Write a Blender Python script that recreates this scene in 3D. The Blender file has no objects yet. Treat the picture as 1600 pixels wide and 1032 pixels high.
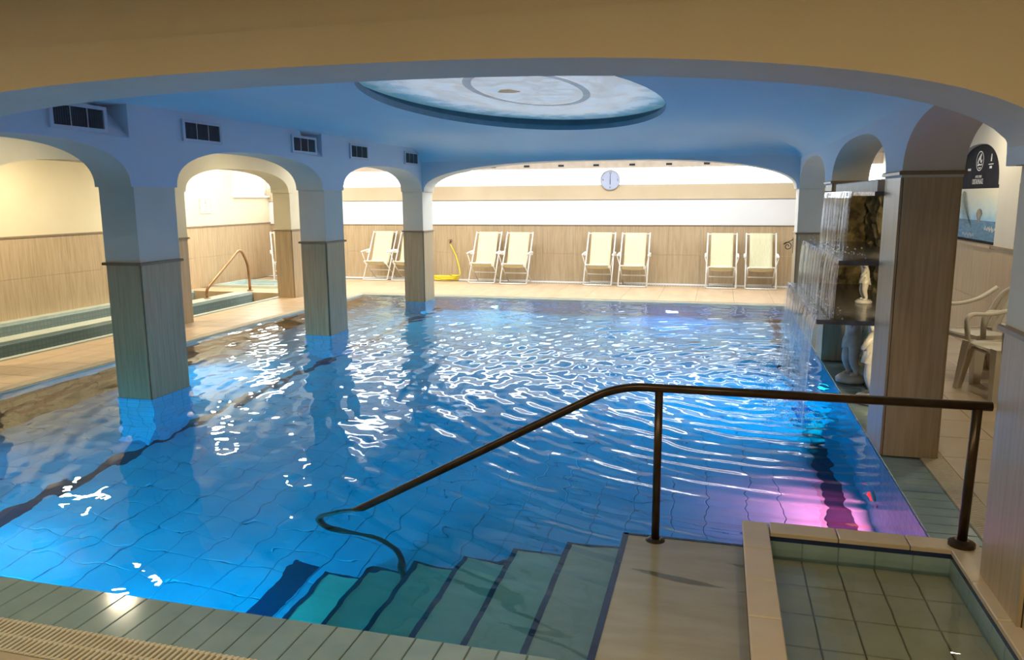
import bpy, bmesh, math, random
import numpy as np
from mathutils import Matrix, Vector
random.seed(7)
PI = math.pi
SC = bpy.context.scene
COL = SC.collection

# ------------------------------------------------------------------ camera
CAM_F, YAW, PITCH, ROLL = 1205.0, math.radians(14.95), math.radians(9.7), math.radians(-0.36)
CAM_POS = Vector((0, 0, 1.65))
fw = Vector((-math.sin(YAW) * math.cos(PITCH), math.cos(YAW) * math.cos(PITCH), -math.sin(PITCH)))
rt = Vector((math.cos(YAW), math.sin(YAW), 0)); up = rt.cross(fw)
rt2 = rt * math.cos(ROLL) + up * math.sin(ROLL); up2 = -rt * math.sin(ROLL) + up * math.cos(ROLL)
cd = bpy.data.cameras.new('camera'); cd.sensor_width = 36; cd.lens = CAM_F / 1600 * 36
cd.clip_start = 0.05; cd.clip_end = 100
cam = bpy.data.objects.new('camera', cd); COL.objects.link(cam)
cam.matrix_world = Matrix(((rt2.x, up2.x, -fw.x, CAM_POS.x), (rt2.y, up2.y, -fw.y, CAM_POS.y),
                           (rt2.z, up2.z, -fw.z, CAM_POS.z), (0, 0, 0, 1)))
SC.camera = cam

# ------------------------------------------------------------------ world, exposure
w = bpy.data.worlds.new('world'); SC.world = w; w.use_nodes = True
w.node_tree.nodes['Background'].inputs[0].default_value = (0.75, 0.85, 1.0, 1)
w.node_tree.nodes['Background'].inputs[1].default_value = 0.4
SC.view_settings.view_transform = 'Standard'; SC.view_settings.look = 'None'
SC.view_settings.gamma = 1.0; SC.view_settings.use_curve_mapping = False
SC.view_settings.exposure = -0.3
SC.cycles.use_denoising = True
SC.cycles.max_bounces = 10; SC.cycles.diffuse_bounces = 4; SC.cycles.transmission_bounces = 8
SC.cycles.transparent_max_bounces = 24; SC.cycles.sample_clamp_indirect = 6.0

def area_light(name, loc, target, size, power, col, size_y=None, spread=PI):
    l = bpy.data.lights.new(name, 'AREA'); l.energy = power; l.color = col
    l.size = size; l.spread = spread
    if size_y: l.shape = 'RECTANGLE'; l.size_y = size_y
    else: l.shape = 'DISK'
    o = bpy.data.objects.new(name, l); COL.objects.link(o); o.location = loc
    o.rotation_euler = (Vector(target) - Vector(loc)).to_track_quat('-Z', 'Y').to_euler()
    return o
# daylight through the roof glazing over the back terrace
DAY = (0.93, 0.97, 1.0)
for i, x in enumerate((-7.6, -4.6, -1.6, 1.2)):
    area_light('roof_daylight', (x, 13.05, 2.93), (x, 12.6, 0), 2.4, 115, DAY, 1.1)

# ------------------------------------------------------------------ helpers
def lin(c):
    return tuple(((v / 255) / 12.92 if v / 255 <= 0.04045 else ((v / 255 + 0.055) / 1.055) ** 2.4) for v in c)

class MB:
    def __init__(s): s.v = []; s.f = []; s.m = []
    def quad(s, a, b, c, d, m=0):
        n = len(s.v); s.v += [tuple(a), tuple(b), tuple(c), tuple(d)]; s.f.append((n, n+1, n+2, n+3)); s.m.append(m)
    def poly(s, pts, m=0):
        n = len(s.v); s.v += [tuple(p) for p in pts]; s.f.append(tuple(range(n, n+len(pts)))); s.m.append(m)
    def box(s, x0, x1, y0, y1, z0, z1, m=0):
        n = len(s.v)
        s.v += [(x0,y0,z0),(x1,y0,z0),(x1,y1,z0),(x0,y1,z0),(x0,y0,z1),(x1,y0,z1),(x1,y1,z1),(x0,y1,z1)]
        for f in ((0,3,2,1),(4,5,6,7),(0,1,5,4),(1,2,6,5),(2,3,7,6),(3,0,4,7)):
            s.f.append(tuple(n+i for i in f)); s.m.append(m)
        return s
    def bevbox(s, x0, x1, y0, y1, z0, z1, b=0.004, m=0):
        # box with a chamfered top rim
        n = len(s.v)
        s.v += [(x0,y0,z0),(x1,y0,z0),(x1,y1,z0),(x0,y1,z0),(x0,y0,z1-b),(x1,y0,z1-b),(x1,y1,z1-b),(x0,y1,z1-b),
                (x0+b,y0+b,z1),(x1-b,y0+b,z1),(x1-b,y1-b,z1),(x0+b,y1-b,z1)]
        for f in ((0,3,2,1),(8,9,10,11),(0,1,5,4),(1,2,6,5),(2,3,7,6),(3,0,4,7),(4,5,9,8),(5,6,10,9),(6,7,11,10),(7,4,8,11)):
            s.f.append(tuple(n+i for i in f)); s.m.append(m)
        return s
    def tube(s, pts, r, n=8, m=0, cap=True, radii=None):
        pts = [Vector(p) for p in pts]; rings = []
        prev = None
        for i, p in enumerate(pts):
            a = pts[max(i-1, 0)]; b = pts[min(i+1, len(pts)-1)]
            t = (b - a).normalized()
            if prev is None:
                u = t.orthogonal().normalized()
            else:
                u = (prev - t * prev.dot(t)).normalized()
            prev = u; v = t.cross(u); rr = radii[i] if radii else r
            base = len(s.v)
            for k in range(n):
                q = p + (u * math.cos(2*PI*k/n) + v * math.sin(2*PI*k/n)) * rr
                s.v.append(tuple(q))
            rings.append(base)
        for i in range(len(rings)-1):
            for k in range(n):
                a, b = rings[i], rings[i+1]; k2 = (k+1) % n
                s.f.append((a+k, a+k2, b+k2, b+k)); s.m.append(m)
        if cap:
            s.f.append(tuple(rings[0]+k for k in reversed(range(n)))); s.m.append(m)
            s.f.append(tuple(rings[-1]+k for k in range(n))); s.m.append(m)
        return s
    def bar(s, a, b, wx, wy, up_=(0,0,1), m=0):
        a, b = Vector(a), Vector(b); t = (b-a).normalized(); u = t.cross(Vector(up_))
        if u.length < 1e-4: u = t.orthogonal()
        u.normalize(); v = u.cross(t); n = len(s.v)
        for p in (a, b):
            for (i, j) in ((-1,-1),(1,-1),(1,1),(-1,1)):
                s.v.append(tuple(p + u*wx*i/2 + v*wy*j/2))
        for f in ((0,1,2,3),(7,6,5,4),(0,4,5,1),(1,5,6,2),(2,6,7,3),(3,7,4,0)):
            s.f.append(tuple(n+i for i in f)); s.m.append(m)
        return s
    def sweep(s, pts, side, w, h, m=0):
        pts = [Vector(p) for p in pts]; side = Vector(side).normalized(); base = len(s.v)
        for i, p in enumerate(pts):
            t = (pts[min(i+1, len(pts)-1)]-pts[max(i-1, 0)]).normalized(); u = (side-t*side.dot(t)).normalized(); v = t.cross(u)
            for (a, b) in ((-1,-0.4),(-0.6,-1),(0.6,-1),(1,-0.4),(1,0.4),(0.6,1),(-0.6,1),(-1,0.4)): s.v.append(tuple(p+u*w/2*a+v*h/2*b))
        n = len(pts)
        for i in range(n-1):
            for k in range(8):
                k2 = (k+1) % 8; s.f.append((base+i*8+k, base+i*8+k2, base+i*8+8+k2, base+i*8+8+k)); s.m.append(m)
        s.f.append(tuple(base+k for k in range(8))); s.m.append(m); s.f.append(tuple(base+(n-1)*8+k for k in range(8))); s.m.append(m)
        return s
    def lathe(s, prof, cx=0, cy=0, n=20, m=0):
        base = len(s.v)
        for (r, z) in prof:
            for k in range(n):
                a = 2*PI*k/n; s.v.append((cx + r*math.cos(a), cy + r*math.sin(a), z))
        for i in range(len(prof)-1):
            for k in range(n):
                k2 = (k+1) % n
                s.f.append((base+i*n+k, base+i*n+k2, base+(i+1)*n+k2, base+(i+1)*n+k)); s.m.append(m)
        s.f.append(tuple(base+k for k in reversed(range(n)))); s.m.append(m)
        s.f.append(tuple(base+(len(prof)-1)*n+k for k in range(n))); s.m.append(m)
        return s
    def mesh(s, name, mats, smooth=False):
        me = bpy.data.meshes.new(name); me.from_pydata(s.v, [], s.f)
        for mt in (mats if isinstance(mats, (list, tuple)) else [mats]): me.materials.append(mt)
        me.polygons.foreach_set('material_index', s.m)
        me.update()
        bm = bmesh.new(); bm.from_mesh(me); bmesh.ops.remove_doubles(bm, verts=bm.verts, dist=1e-5)
        bmesh.ops.recalc_face_normals(bm, faces=bm.faces); bm.to_mesh(me); bm.free()
        if smooth: me.polygons.foreach_set('use_smooth', [True]*len(me.polygons))
        return me
    def build(s, name, mats, parent=None, smooth=False):
        return obj(name, s.mesh(name, mats, smooth), parent)

def obj(name, me, parent=None, loc=None):
    o = bpy.data.objects.new(name, me); COL.objects.link(o)
    if parent: o.parent = parent
    if loc: o.location = loc
    return o
def tag(o, label, cat, group=None, kind=None):
    o['label'] = label; o['category'] = cat
    if group: o['group'] = group
    if kind: o['kind'] = kind
    return o
def struct(o, label=None):
    o['kind'] = 'structure'
    if label: o['label'] = label
    return o
def empty(name, loc=(0,0,0), rz=0):
    o = bpy.data.objects.new(name, None); COL.objects.link(o); o.location = loc; o.rotation_euler = (0,0,rz)
    o.empty_display_size = 0.1
    return o
def copy_tree(o, parent=None):
    c = o.copy(); COL.objects.link(c); c.parent = parent
    for ch in o.children: copy_tree(ch, c)
    return c
def auto_smooth(o, ang=40):
    me = o.data
    me.polygons.foreach_set('use_smooth', [True]*len(me.polygons))
    try: me.set_sharp_from_angle(angle=math.radians(ang))
    except Exception: pass
    return o

# ------------------------------------------------------------------ materials
def newmat(name):
    m = bpy.data.materials.new(name); m.use_nodes = True
    nt = m.node_tree; return m, nt, nt.nodes, nt.links, nt.nodes['Principled BSDF']
def coords(N, L, scale, rot=(0,0,0)):
    g = N.new('ShaderNodeNewGeometry'); mp = N.new('ShaderNodeMapping')
    mp.inputs['Scale'].default_value = scale; mp.inputs['Rotation'].default_value = rot
    L.new(g.outputs['Position'], mp.inputs['Vector']); return mp.outputs['Vector']
def noise(N, L, vec, scale, detail=3, rough=0.5):
    n = N.new('ShaderNodeTexNoise'); n.inputs['Scale'].default_value = scale
    n.inputs['Detail'].default_value = detail; n.inputs['Roughness'].default_value = rough
    L.new(vec, n.inputs['Vector']); return n.outputs['Fac']
def ramp(N, L, fac, stops):
    r = N.new('ShaderNodeValToRGB'); e = r.color_ramp.elements
    while len(e) < len(stops): e.new(0.5)
    for i, (p, c) in enumerate(stops): e[i].position = p; e[i].color = (*c, 1)
    L.new(fac, r.inputs['Fac']); return r.outputs['Color']
def bump(N, L, B, height, strength, dist=0.01):
    b = N.new('ShaderNodeBump'); b.inputs['Strength'].default_value = strength; b.inputs['Distance'].default_value = dist
    L.new(height, b.inputs['Height']); L.new(b.outputs['Normal'], B.inputs['Normal'])
def mottled(name, ca, cb, scale=3, rough=0.6, stretch=(1,1,1), bstr=0.0, bscale=60, metallic=0, spec=0.5, detail=4):
    m, nt, N, L, B = newmat(name)
    v = coords(N, L, stretch); f = noise(N, L, v, scale, detail)
    L.new(ramp(N, L, f, ((0.3, ca), (0.7, cb))), B.inputs['Base Color'])
    B.inputs['Roughness'].default_value = rough; B.inputs['Metallic'].default_value = metallic
    B.inputs['Specular IOR Level'].default_value = spec
    if bstr: bump(N, L, B, noise(N, L, coords(N, L, (1,1,1)), bscale, 2), bstr)
    return m
def emit(name, col, strength):
    m, nt, N, L, B = newmat(name)
    B.inputs['Base Color'].default_value = (*col, 1); B.inputs['Emission Color'].default_value = (*col, 1)
    B.inputs['Emission Strength'].default_value = strength
    return m

def vary(c, k): return tuple(min(1, x*k) for x in c)
M = {}
M['plaster'] = mottled('white_plaster', (0.66,0.63,0.54), (0.72,0.69,0.60), 2.0, 0.75, bstr=0.12, bscale=90)
M['plaster_cream'] = mottled('cream_plaster', (0.71,0.63,0.44), (0.76,0.68,0.49), 1.6, 0.75, bstr=0.1, bscale=90)
M['plaster_tan'] = mottled('tan_plaster', (0.58,0.46,0.30), (0.64,0.52,0.36), 1.5, 0.75, bstr=0.1, bscale=90)
M['plaster_bright'] = mottled('bright_white_plaster', (0.74,0.74,0.75), (0.79,0.79,0.80), 1.5, 0.8)
M['vault'] = mottled('sky_blue_vault_paint', (0.52,0.67,0.76), (0.66,0.77,0.83), 0.9, 0.8, (1,0.35,1.5), bstr=0.1, bscale=80)
M['wall_pool_tint'] = mottled('pool_glow_tinted_wall', (0.58,0.67,0.77), (0.64,0.72,0.80), 1.2, 0.75, bstr=0.12, bscale=90)  # pool-facing walls coloured with the blue cast of the lit water

def wood_panel(name, ca, cb, cc):
    m, nt, N, L, B = newmat(name)
    f = noise(N, L, coords(N, L, (14,14,0.7)), 3.0, 6, 0.65)
    f2 = noise(N, L, coords(N, L, (1.2,1.2,0.6)), 1.0, 2)
    c1 = ramp(N, L, f, ((0.32, ca), (0.5, cb), (0.68, cc)))
    mx = N.new('ShaderNodeMix'); mx.data_type = 'RGBA'; mx.blend_type = 'MULTIPLY'; mx.inputs['Factor'].default_value = 0.35
    L.new(c1, mx.inputs['A']); L.new(ramp(N, L, f2, ((0.3, (0.75,0.75,0.75)), (0.7, (1,1,1)))), mx.inputs['B'])
    L.new(mx.outputs['Result'], B.inputs['Base Color'])
    B.inputs['Roughness'].default_value = 0.38
    bump(N, L, B, f, 0.06)
    return m
M['wood'] = wood_panel('beige_wood_grain_tile', (0.42,0.30,0.17), (0.50,0.37,0.22), (0.57,0.43,0.275))
M['wood_cap'] = mottled('brown_moulding', (0.22,0.15,0.09), (0.28,0.20,0.12), 8, 0.4, (1,1,1))
M['wood_dark'] = mottled('black_corner_strip', (0.012,0.011,0.010), (0.02,0.018,0.016), 5, 0.5)
M['deck'] = mottled('terracotta_deck_tile', (0.52,0.36,0.22), (0.63,0.46,0.29), 2.2, 0.33, (3,0.8,1), bstr=0.05, bscale=40)
M['deck_grey'] = mottled('beige_floor_tile', (0.46,0.36,0.24), (0.56,0.45,0.31), 2.5, 0.3, (1,1,1), bstr=0.05, bscale=40)
M['grout'] = mottled('dark_grout', (0.20,0.16,0.11), (0.26,0.21,0.15), 20, 0.8)
M['celadon'] = mottled('celadon_pool_tile', (0.24,0.34,0.34), (0.31,0.41,0.40), 5, 0.12, (1,1,1))
M['celadon_light'] = mottled('pale_celadon_edge_tile', (0.48,0.58,0.54), (0.56,0.66,0.61), 5, 0.2, (1,1,1))
M['grout_warm'] = mottled('ochre_grout', (0.34,0.28,0.17), (0.42,0.35,0.22), 20, 0.8)
M['step_tile'] = mottled('beige_grey_step_tile', (0.48,0.46,0.36), (0.58,0.55,0.44), 3, 0.14, (1,4,1))
M['platform'] = mottled('wet_sand_platform_tile', (0.36,0.315,0.21), (0.44,0.39,0.27), 3, 0.14, (1,4,1))
M['nosing'] = mottled('navy_nosing_tile', (0.012,0.022,0.075), (0.02,0.035,0.10), 8, 0.25)
M['grate'] = mottled('ivory_plastic_grate', (0.62,0.54,0.40), (0.70,0.62,0.47), 10, 0.5)
M['gutter'] = mottled('dark_gutter', (0.03,0.025,0.02), (0.05,0.04,0.03), 6, 0.8)
M['bath_tile'] = mottled('beige_bath_tile', (0.64,0.56,0.38), (0.74,0.65,0.46), 6, 0.25)
M['curb'] = mottled('sand_curb_tile', (0.55,0.43,0.29), (0.64,0.51,0.35), 5, 0.4, bstr=0.08, bscale=60)
M['slate'] = mottled('wet_slate', (0.07,0.07,0.075), (0.16,0.16,0.165), 9, 0.16, (1,3,1), bstr=0.25, bscale=35)
M['marble'] = mottled('weathered_marble', (0.46,0.44,0.38), (0.68,0.66,0.60), 9, 0.35, bstr=0.2, bscale=60)
M['stone_bar'] = mottled('pale_pink_stone', (0.60,0.49,0.38), (0.70,0.60,0.50), 8, 0.5, bstr=0.1)
M['rock'] = mottled('mossy_ochre_rock', (0.09,0.065,0.03), (0.62,0.48,0.22), 7, 0.7, bstr=0.6, bscale=18, detail=6)
M['bronze'] = mottled('dark_bronze_rail', (0.050,0.030,0.016), (0.085,0.052,0.028), 14, 0.3, metallic=0.55)
M['bronze_warm'] = mottled('copper_brown_rail', (0.30,0.16,0.07), (0.36,0.20,0.10), 14, 0.3, metallic=0.5)
M['white_frame'] = mottled('white_enamelled_tube', (0.80,0.79,0.74), (0.86,0.85,0.80), 6, 0.35)
M['canvas'] = mottled('cream_canvas', (0.60,0.56,0.35), (0.69,0.65,0.44), 9, 0.85, (14,1,1), bstr=0.1, bscale=220)
M['plastic_white'] = mottled('white_resin', (0.66,0.61,0.50), (0.74,0.69,0.58), 5, 0.38)
M['hose'] = mottled('yellow_hose', (0.78,0.58,0.02), (0.88,0.68,0.04), 8, 0.4)
M['tap'] = mottled('dark_red_tap', (0.10,0.02,0.015), (0.16,0.04,0.03), 8, 0.4)
M['iron'] = mottled('black_wrought_iron', (0.02,0.018,0.016), (0.035,0.03,0.028), 12, 0.5, metallic=0.4)
M['vent_black'] = mottled('black_grille', (0.008,0.008,0.009), (0.014,0.014,0.016), 12, 0.5)
M['vent_slat'] = mottled('dark_grey_slat', (0.07,0.075,0.08), (0.10,0.105,0.11), 12, 0.5)
M['vent_frame'] = mottled('pale_vent_frame', (0.50,0.56,0.64), (0.56,0.62,0.70), 12, 0.5)
M['clock_face'] = mottled('pale_clock_dial', (0.46,0.51,0.68), (0.50,0.55,0.72), 4, 0.3)
M['chrome'] = mottled('grey_metal', (0.45,0.45,0.48), (0.55,0.55,0.58), 8, 0.3, metallic=0.7)
M['ink'] = mottled('dark_ink', (0.03,0.03,0.04), (0.05,0.05,0.06), 8, 0.6)
M['ink_soft'] = mottled('faded_print', (0.42,0.36,0.26), (0.46,0.40,0.30), 8, 0.7)
M['paper'] = mottled('ivory_paper', (0.78,0.72,0.56), (0.82,0.76,0.60), 8, 0.7)
M['poster_dark'] = mottled('charcoal_poster_print', (0.022,0.022,0.030), (0.032,0.032,0.042), 4, 0.8, spec=0.1)
M['poster_white'] = mottled('white_poster_print', (0.78,0.77,0.70), (0.84,0.83,0.76), 6, 0.5)
M['poster_sea'] = mottled('blue_sea_print', (0.03,0.14,0.30), (0.08,0.30,0.48), 5, 0.5, (1,1.5,8))
M['poster_rock'] = mottled('grey_rock_print', (0.10,0.09,0.07), (0.36,0.32,0.24), 12, 0.6)
M['poster_leaf'] = mottled('dark_palm_print', (0.05,0.07,0.04), (0.16,0.17,0.10), 14, 0.6)
# sky printed on the poster: pale yellow above, blue lower down
m, nt, N, L, B = newmat('poster_sky_print')
g = N.new('ShaderNodeNewGeometry'); sx = N.new('ShaderNodeSeparateXYZ'); L.new(g.outputs['Position'], sx.inputs[0])
mr = N.new('ShaderNodeMapRange'); mr.inputs['From Min'].default_value = 1.30; mr.inputs['From Max'].default_value = 1.72
L.new(sx.outputs['Z'], mr.inputs['Value'])
ad = N.new('ShaderNodeMath'); ad.operation = 'ADD'; L.new(mr.outputs[0], ad.inputs[0])
nn = noise(N, L, coords(N, L, (1,2,6)), 2.2, 3); mm = N.new('ShaderNodeMath'); mm.operation = 'MULTIPLY_ADD'
mm.inputs[1].default_value = 0.6; mm.inputs[2].default_value = -0.3; L.new(nn, mm.inputs[0]); L.new(mm.outputs[0], ad.inputs[1])
L.new(ramp(N, L, ad.outputs[0], ((0.1, (0.30,0.60,0.80)), (0.45, (0.66,0.80,0.78)), (0.85, (0.88,0.84,0.64)))), B.inputs['Base Color']); B.inputs['Specular IOR Level'].default_value = 0.1
M['poster_sky'] = m
# painted clouds of the ceiling disc
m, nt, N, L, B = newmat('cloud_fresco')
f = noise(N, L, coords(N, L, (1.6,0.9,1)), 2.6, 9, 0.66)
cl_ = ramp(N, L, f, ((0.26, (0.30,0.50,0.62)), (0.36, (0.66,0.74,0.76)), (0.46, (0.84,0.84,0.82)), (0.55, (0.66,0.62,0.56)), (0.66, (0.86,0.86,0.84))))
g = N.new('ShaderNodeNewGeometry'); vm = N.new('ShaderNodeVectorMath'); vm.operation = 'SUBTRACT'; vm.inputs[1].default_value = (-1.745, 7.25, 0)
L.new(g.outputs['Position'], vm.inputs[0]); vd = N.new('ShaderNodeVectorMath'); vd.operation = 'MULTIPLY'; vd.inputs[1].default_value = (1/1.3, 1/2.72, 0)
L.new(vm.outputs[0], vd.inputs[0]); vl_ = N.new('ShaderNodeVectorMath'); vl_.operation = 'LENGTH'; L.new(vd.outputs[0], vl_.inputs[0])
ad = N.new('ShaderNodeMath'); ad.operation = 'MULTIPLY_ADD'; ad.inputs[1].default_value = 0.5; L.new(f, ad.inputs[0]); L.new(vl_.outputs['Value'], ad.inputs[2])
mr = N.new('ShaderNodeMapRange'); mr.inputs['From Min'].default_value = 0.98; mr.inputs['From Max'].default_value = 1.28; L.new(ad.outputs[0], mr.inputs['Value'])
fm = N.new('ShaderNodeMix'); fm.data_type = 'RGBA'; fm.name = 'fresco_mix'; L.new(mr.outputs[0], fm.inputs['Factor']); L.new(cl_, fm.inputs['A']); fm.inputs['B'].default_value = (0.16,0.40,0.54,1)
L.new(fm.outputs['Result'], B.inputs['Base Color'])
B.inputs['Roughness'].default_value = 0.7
L.new(fm.outputs['Result'], B.inputs['Emission Color']); B.inputs['Emission Strength'].default_value = 0.55  # glow added in the painting's own colours to brighten the disc
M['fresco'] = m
M['fresco_ring'] = mottled('grey_fresco_ring', (0.34,0.35,0.36), (0.44,0.45,0.46), 5, 0.7)
M['fresco_brown'] = mottled('brown_fresco_mark', (0.34,0.23,0.14), (0.46,0.33,0.22), 12, 0.7)
for nm_ in ('fresco_ring', 'fresco_brown'):      # same added glow as the cloud field
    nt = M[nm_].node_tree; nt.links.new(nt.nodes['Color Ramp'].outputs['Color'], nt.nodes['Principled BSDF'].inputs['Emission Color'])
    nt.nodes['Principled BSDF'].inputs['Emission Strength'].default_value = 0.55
M['rim_shade'] = mottled('shade_blue_recess_rim', (0.06,0.17,0.26), (0.09,0.22,0.32), 5, 0.6)  # shade on the recess edge put into the colour as deep blue
# blue mosaic with fine joints
def mosaic(name, ca, cb, sz, mortar, vec='XY'):
    m, nt, N, L, B = newmat(name)
    g = N.new('ShaderNodeNewGeometry'); s = N.new('ShaderNodeSeparateXYZ'); L.new(g.outputs['Position'], s.inputs[0])
    c = N.new('ShaderNodeCombineXYZ')
    a = N.new('ShaderNodeMath'); a.operation = 'ADD'; L.new(s.outputs['X'], a.inputs[0]); L.new(s.outputs['Y'], a.inputs[1])
    L.new(a.outputs[0], c.inputs[0]); L.new(s.outputs['Z'], c.inputs[1])
    b = N.new('ShaderNodeTexBrick'); b.offset = 0.0
    b.inputs['Color1'].default_value = (*ca, 1); b.inputs['Color2'].default_value = (*cb, 1); b.inputs['Mortar'].default_value = (*mortar, 1)
    b.inputs['Scale'].default_value = 1.0; b.inputs['Mortar Size'].default_value = 0.006
    b.inputs['Brick Width'].default_value = sz; b.inputs['Row Height'].default_value = sz
    L.new(c.outputs[0], b.inputs['Vector']); L.new(b.outputs['Color'], B.inputs['Base Color'])
    B.inputs['Roughness'].default_value = 0.25
    return m
M['mosaic'] = mosaic('blue_pool_mosaic', (0.20,0.48,0.70), (0.24,0.53,0.74), 0.125, (0.14,0.36,0.52))
M['pool_tile'] = mottled('blue_pool_floor_tile', (0.10,0.40,0.62), (0.16,0.48,0.70), 3, 0.3)
M['pool_grout'] = mottled('deep_blue_grout', (0.10,0.27,0.42), (0.15,0.34,0.50), 20, 0.6)
# water
def water_mat(name, dens=0.0, col=(0.0,0.72,0.94)):
    m = bpy.data.materials.new(name); m.use_nodes = True; nt = m.node_tree; N = nt.nodes; L = nt.links
    N.clear(); out = N.new('ShaderNodeOutputMaterial'); g = N.new('ShaderNodeBsdfGlass')
    g.inputs['IOR'].default_value = 1.33; g.inputs['Roughness'].default_value = 0.0
    g.inputs['Color'].default_value = (1,1,1,1)
    L.new(g.outputs[0], out.inputs['Surface'])
    b = N.new('ShaderNodeBump'); b.inputs['Strength'].default_value = 0.12; b.inputs['Distance'].default_value = 0.01
    n = N.new('ShaderNodeTexNoise'); n.inputs['Scale'].default_value = 9; n.inputs['Detail'].default_value = 1
    gg = N.new('ShaderNodeNewGeometry'); L.new(gg.outputs['Position'], n.inputs['Vector'])
    L.new(n.outputs['Fac'], b.inputs['Height']); L.new(b.outputs['Normal'], g.inputs['Normal'])
    if dens:
        a = N.new('ShaderNodeVolumeAbsorption'); a.inputs['Color'].default_value = (*col, 1); a.inputs['Density'].default_value = dens
        L.new(a.outputs[0], out.inputs['Volume'])
    return m
M['water'] = water_mat('pool_water', 1.15, (0.0, 0.91, 0.962))
M['water_spa'] = water_mat('spa_water', 1.2, (0.25, 0.72, 0.66))
def film_mat(name):
    m = bpy.data.materials.new(name); m.use_nodes = True; nt = m.node_tree; N = nt.nodes; L = nt.links
    N.clear(); out = N.new('ShaderNodeOutputMaterial'); t = N.new('ShaderNodeBsdfTransparent'); g = N.new('ShaderNodeBsdfGlossy'); g.inputs['Roughness'].default_value = 0.02
    t.inputs['Color'].default_value = (0.96,0.98,0.97,1)
    lw_ = N.new('ShaderNodeLayerWeight'); lw_.inputs['Blend'].default_value = 0.5; pw_ = N.new('ShaderNodeMath'); pw_.operation = 'POWER'; pw_.inputs[1].default_value = 5
    L.new(lw_.outputs['Facing'], pw_.inputs[0]); f = N.new('ShaderNodeMath'); f.operation = 'MULTIPLY_ADD'; f.inputs[1].default_value = 0.95; f.inputs[2].default_value = 0.025
    L.new(pw_.outputs[0], f.inputs[0]); mx = N.new('ShaderNodeMixShader')
    b = N.new('ShaderNodeBump'); b.inputs['Strength'].default_value = 0.05; b.inputs['Distance'].default_value = 0.01
    n = N.new('ShaderNodeTexNoise'); n.inputs['Scale'].default_value = 7; gg = N.new('ShaderNodeNewGeometry'); L.new(gg.outputs['Position'], n.inputs['Vector'])
    L.new(n.outputs['Fac'], b.inputs['Height']); L.new(b.outputs['Normal'], g.inputs['Normal'])
    L.new(f.outputs[0], mx.inputs[0]); L.new(t.outputs[0], mx.inputs[1]); L.new(g.outputs[0], mx.inputs[2]); L.new(mx.outputs[0], out.inputs['Surface'])
    return m
M['water_bath'] = film_mat('foot_bath_water')
def fall_mat(name, white, alpha):
    m = bpy.data.materials.new(name); m.use_nodes = True; nt = m.node_tree; N = nt.nodes; L = nt.links
    N.clear(); out = N.new('ShaderNodeOutputMaterial'); t = N.new('ShaderNodeBsdfTransparent')
    p = N.new('ShaderNodeBsdfPrincipled'); p.inputs['Base Color'].default_value = (*white, 1); p.inputs['Roughness'].default_value = 0.12
    mx = N.new('ShaderNodeMixShader')
    g = N.new('ShaderNodeNewGeometry'); mp = N.new('ShaderNodeMapping'); mp.inputs['Scale'].default_value = (30,30,2.2)
    L.new(g.outputs['Position'], mp.inputs['Vector']); n = N.new('ShaderNodeTexNoise'); n.inputs['Scale'].default_value = 1.2; n.inputs['Detail'].default_value = 3
    L.new(mp.outputs[0], n.inputs['Vector']); r = N.new('ShaderNodeMapRange')
    r.inputs['From Min'].default_value = 0.35; r.inputs['From Max'].default_value = 0.7; r.inputs['To Min'].default_value = 0.05; r.inputs['To Max'].default_value = alpha
    L.new(n.outputs['Fac'], r.inputs['Value']); L.new(r.outputs[0], mx.inputs['Fac'])
    L.new(t.outputs[0], mx.inputs[1]); L.new(p.outputs[0], mx.inputs[2]); L.new(mx.outputs[0], out.inputs['Surface'])
    return m
M['fall'] = fall_mat('falling_water', (0.86,0.90,0.94), 0.85)

# ------------------------------------------------------------------ key dimensions
ZW = -0.015                      # water level
XL0, XL1 = -4.90, -4.55          # left pool arcade
XR0, XR1 = 1.06, 1.40            # right arcade
XS0, XS1 = -7.25, -6.92          # spa arcade
XWL, XWR = -9.55, 2.75           # side walls
YF0, YF1 = 2.95, 3.40            # front arch wall
YA0, YA1 = 11.60, 12.05          # back arch wall
YB = 15.2                        # back wall
ZS = 1.76                        # springing of the arches
PY = [(2.95,3.40), (5.30,5.80), (8.42,8.90), (11.60,12.05)]   # pillars of the pool arcades
PX0, PX1 = -6.05, 1.06           # pool sides
PY0, PY1 = 2.53, 12.42           # pool ends
PD = -1.20                       # pool floor
ZC = 2.50                        # flat ceiling

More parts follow.
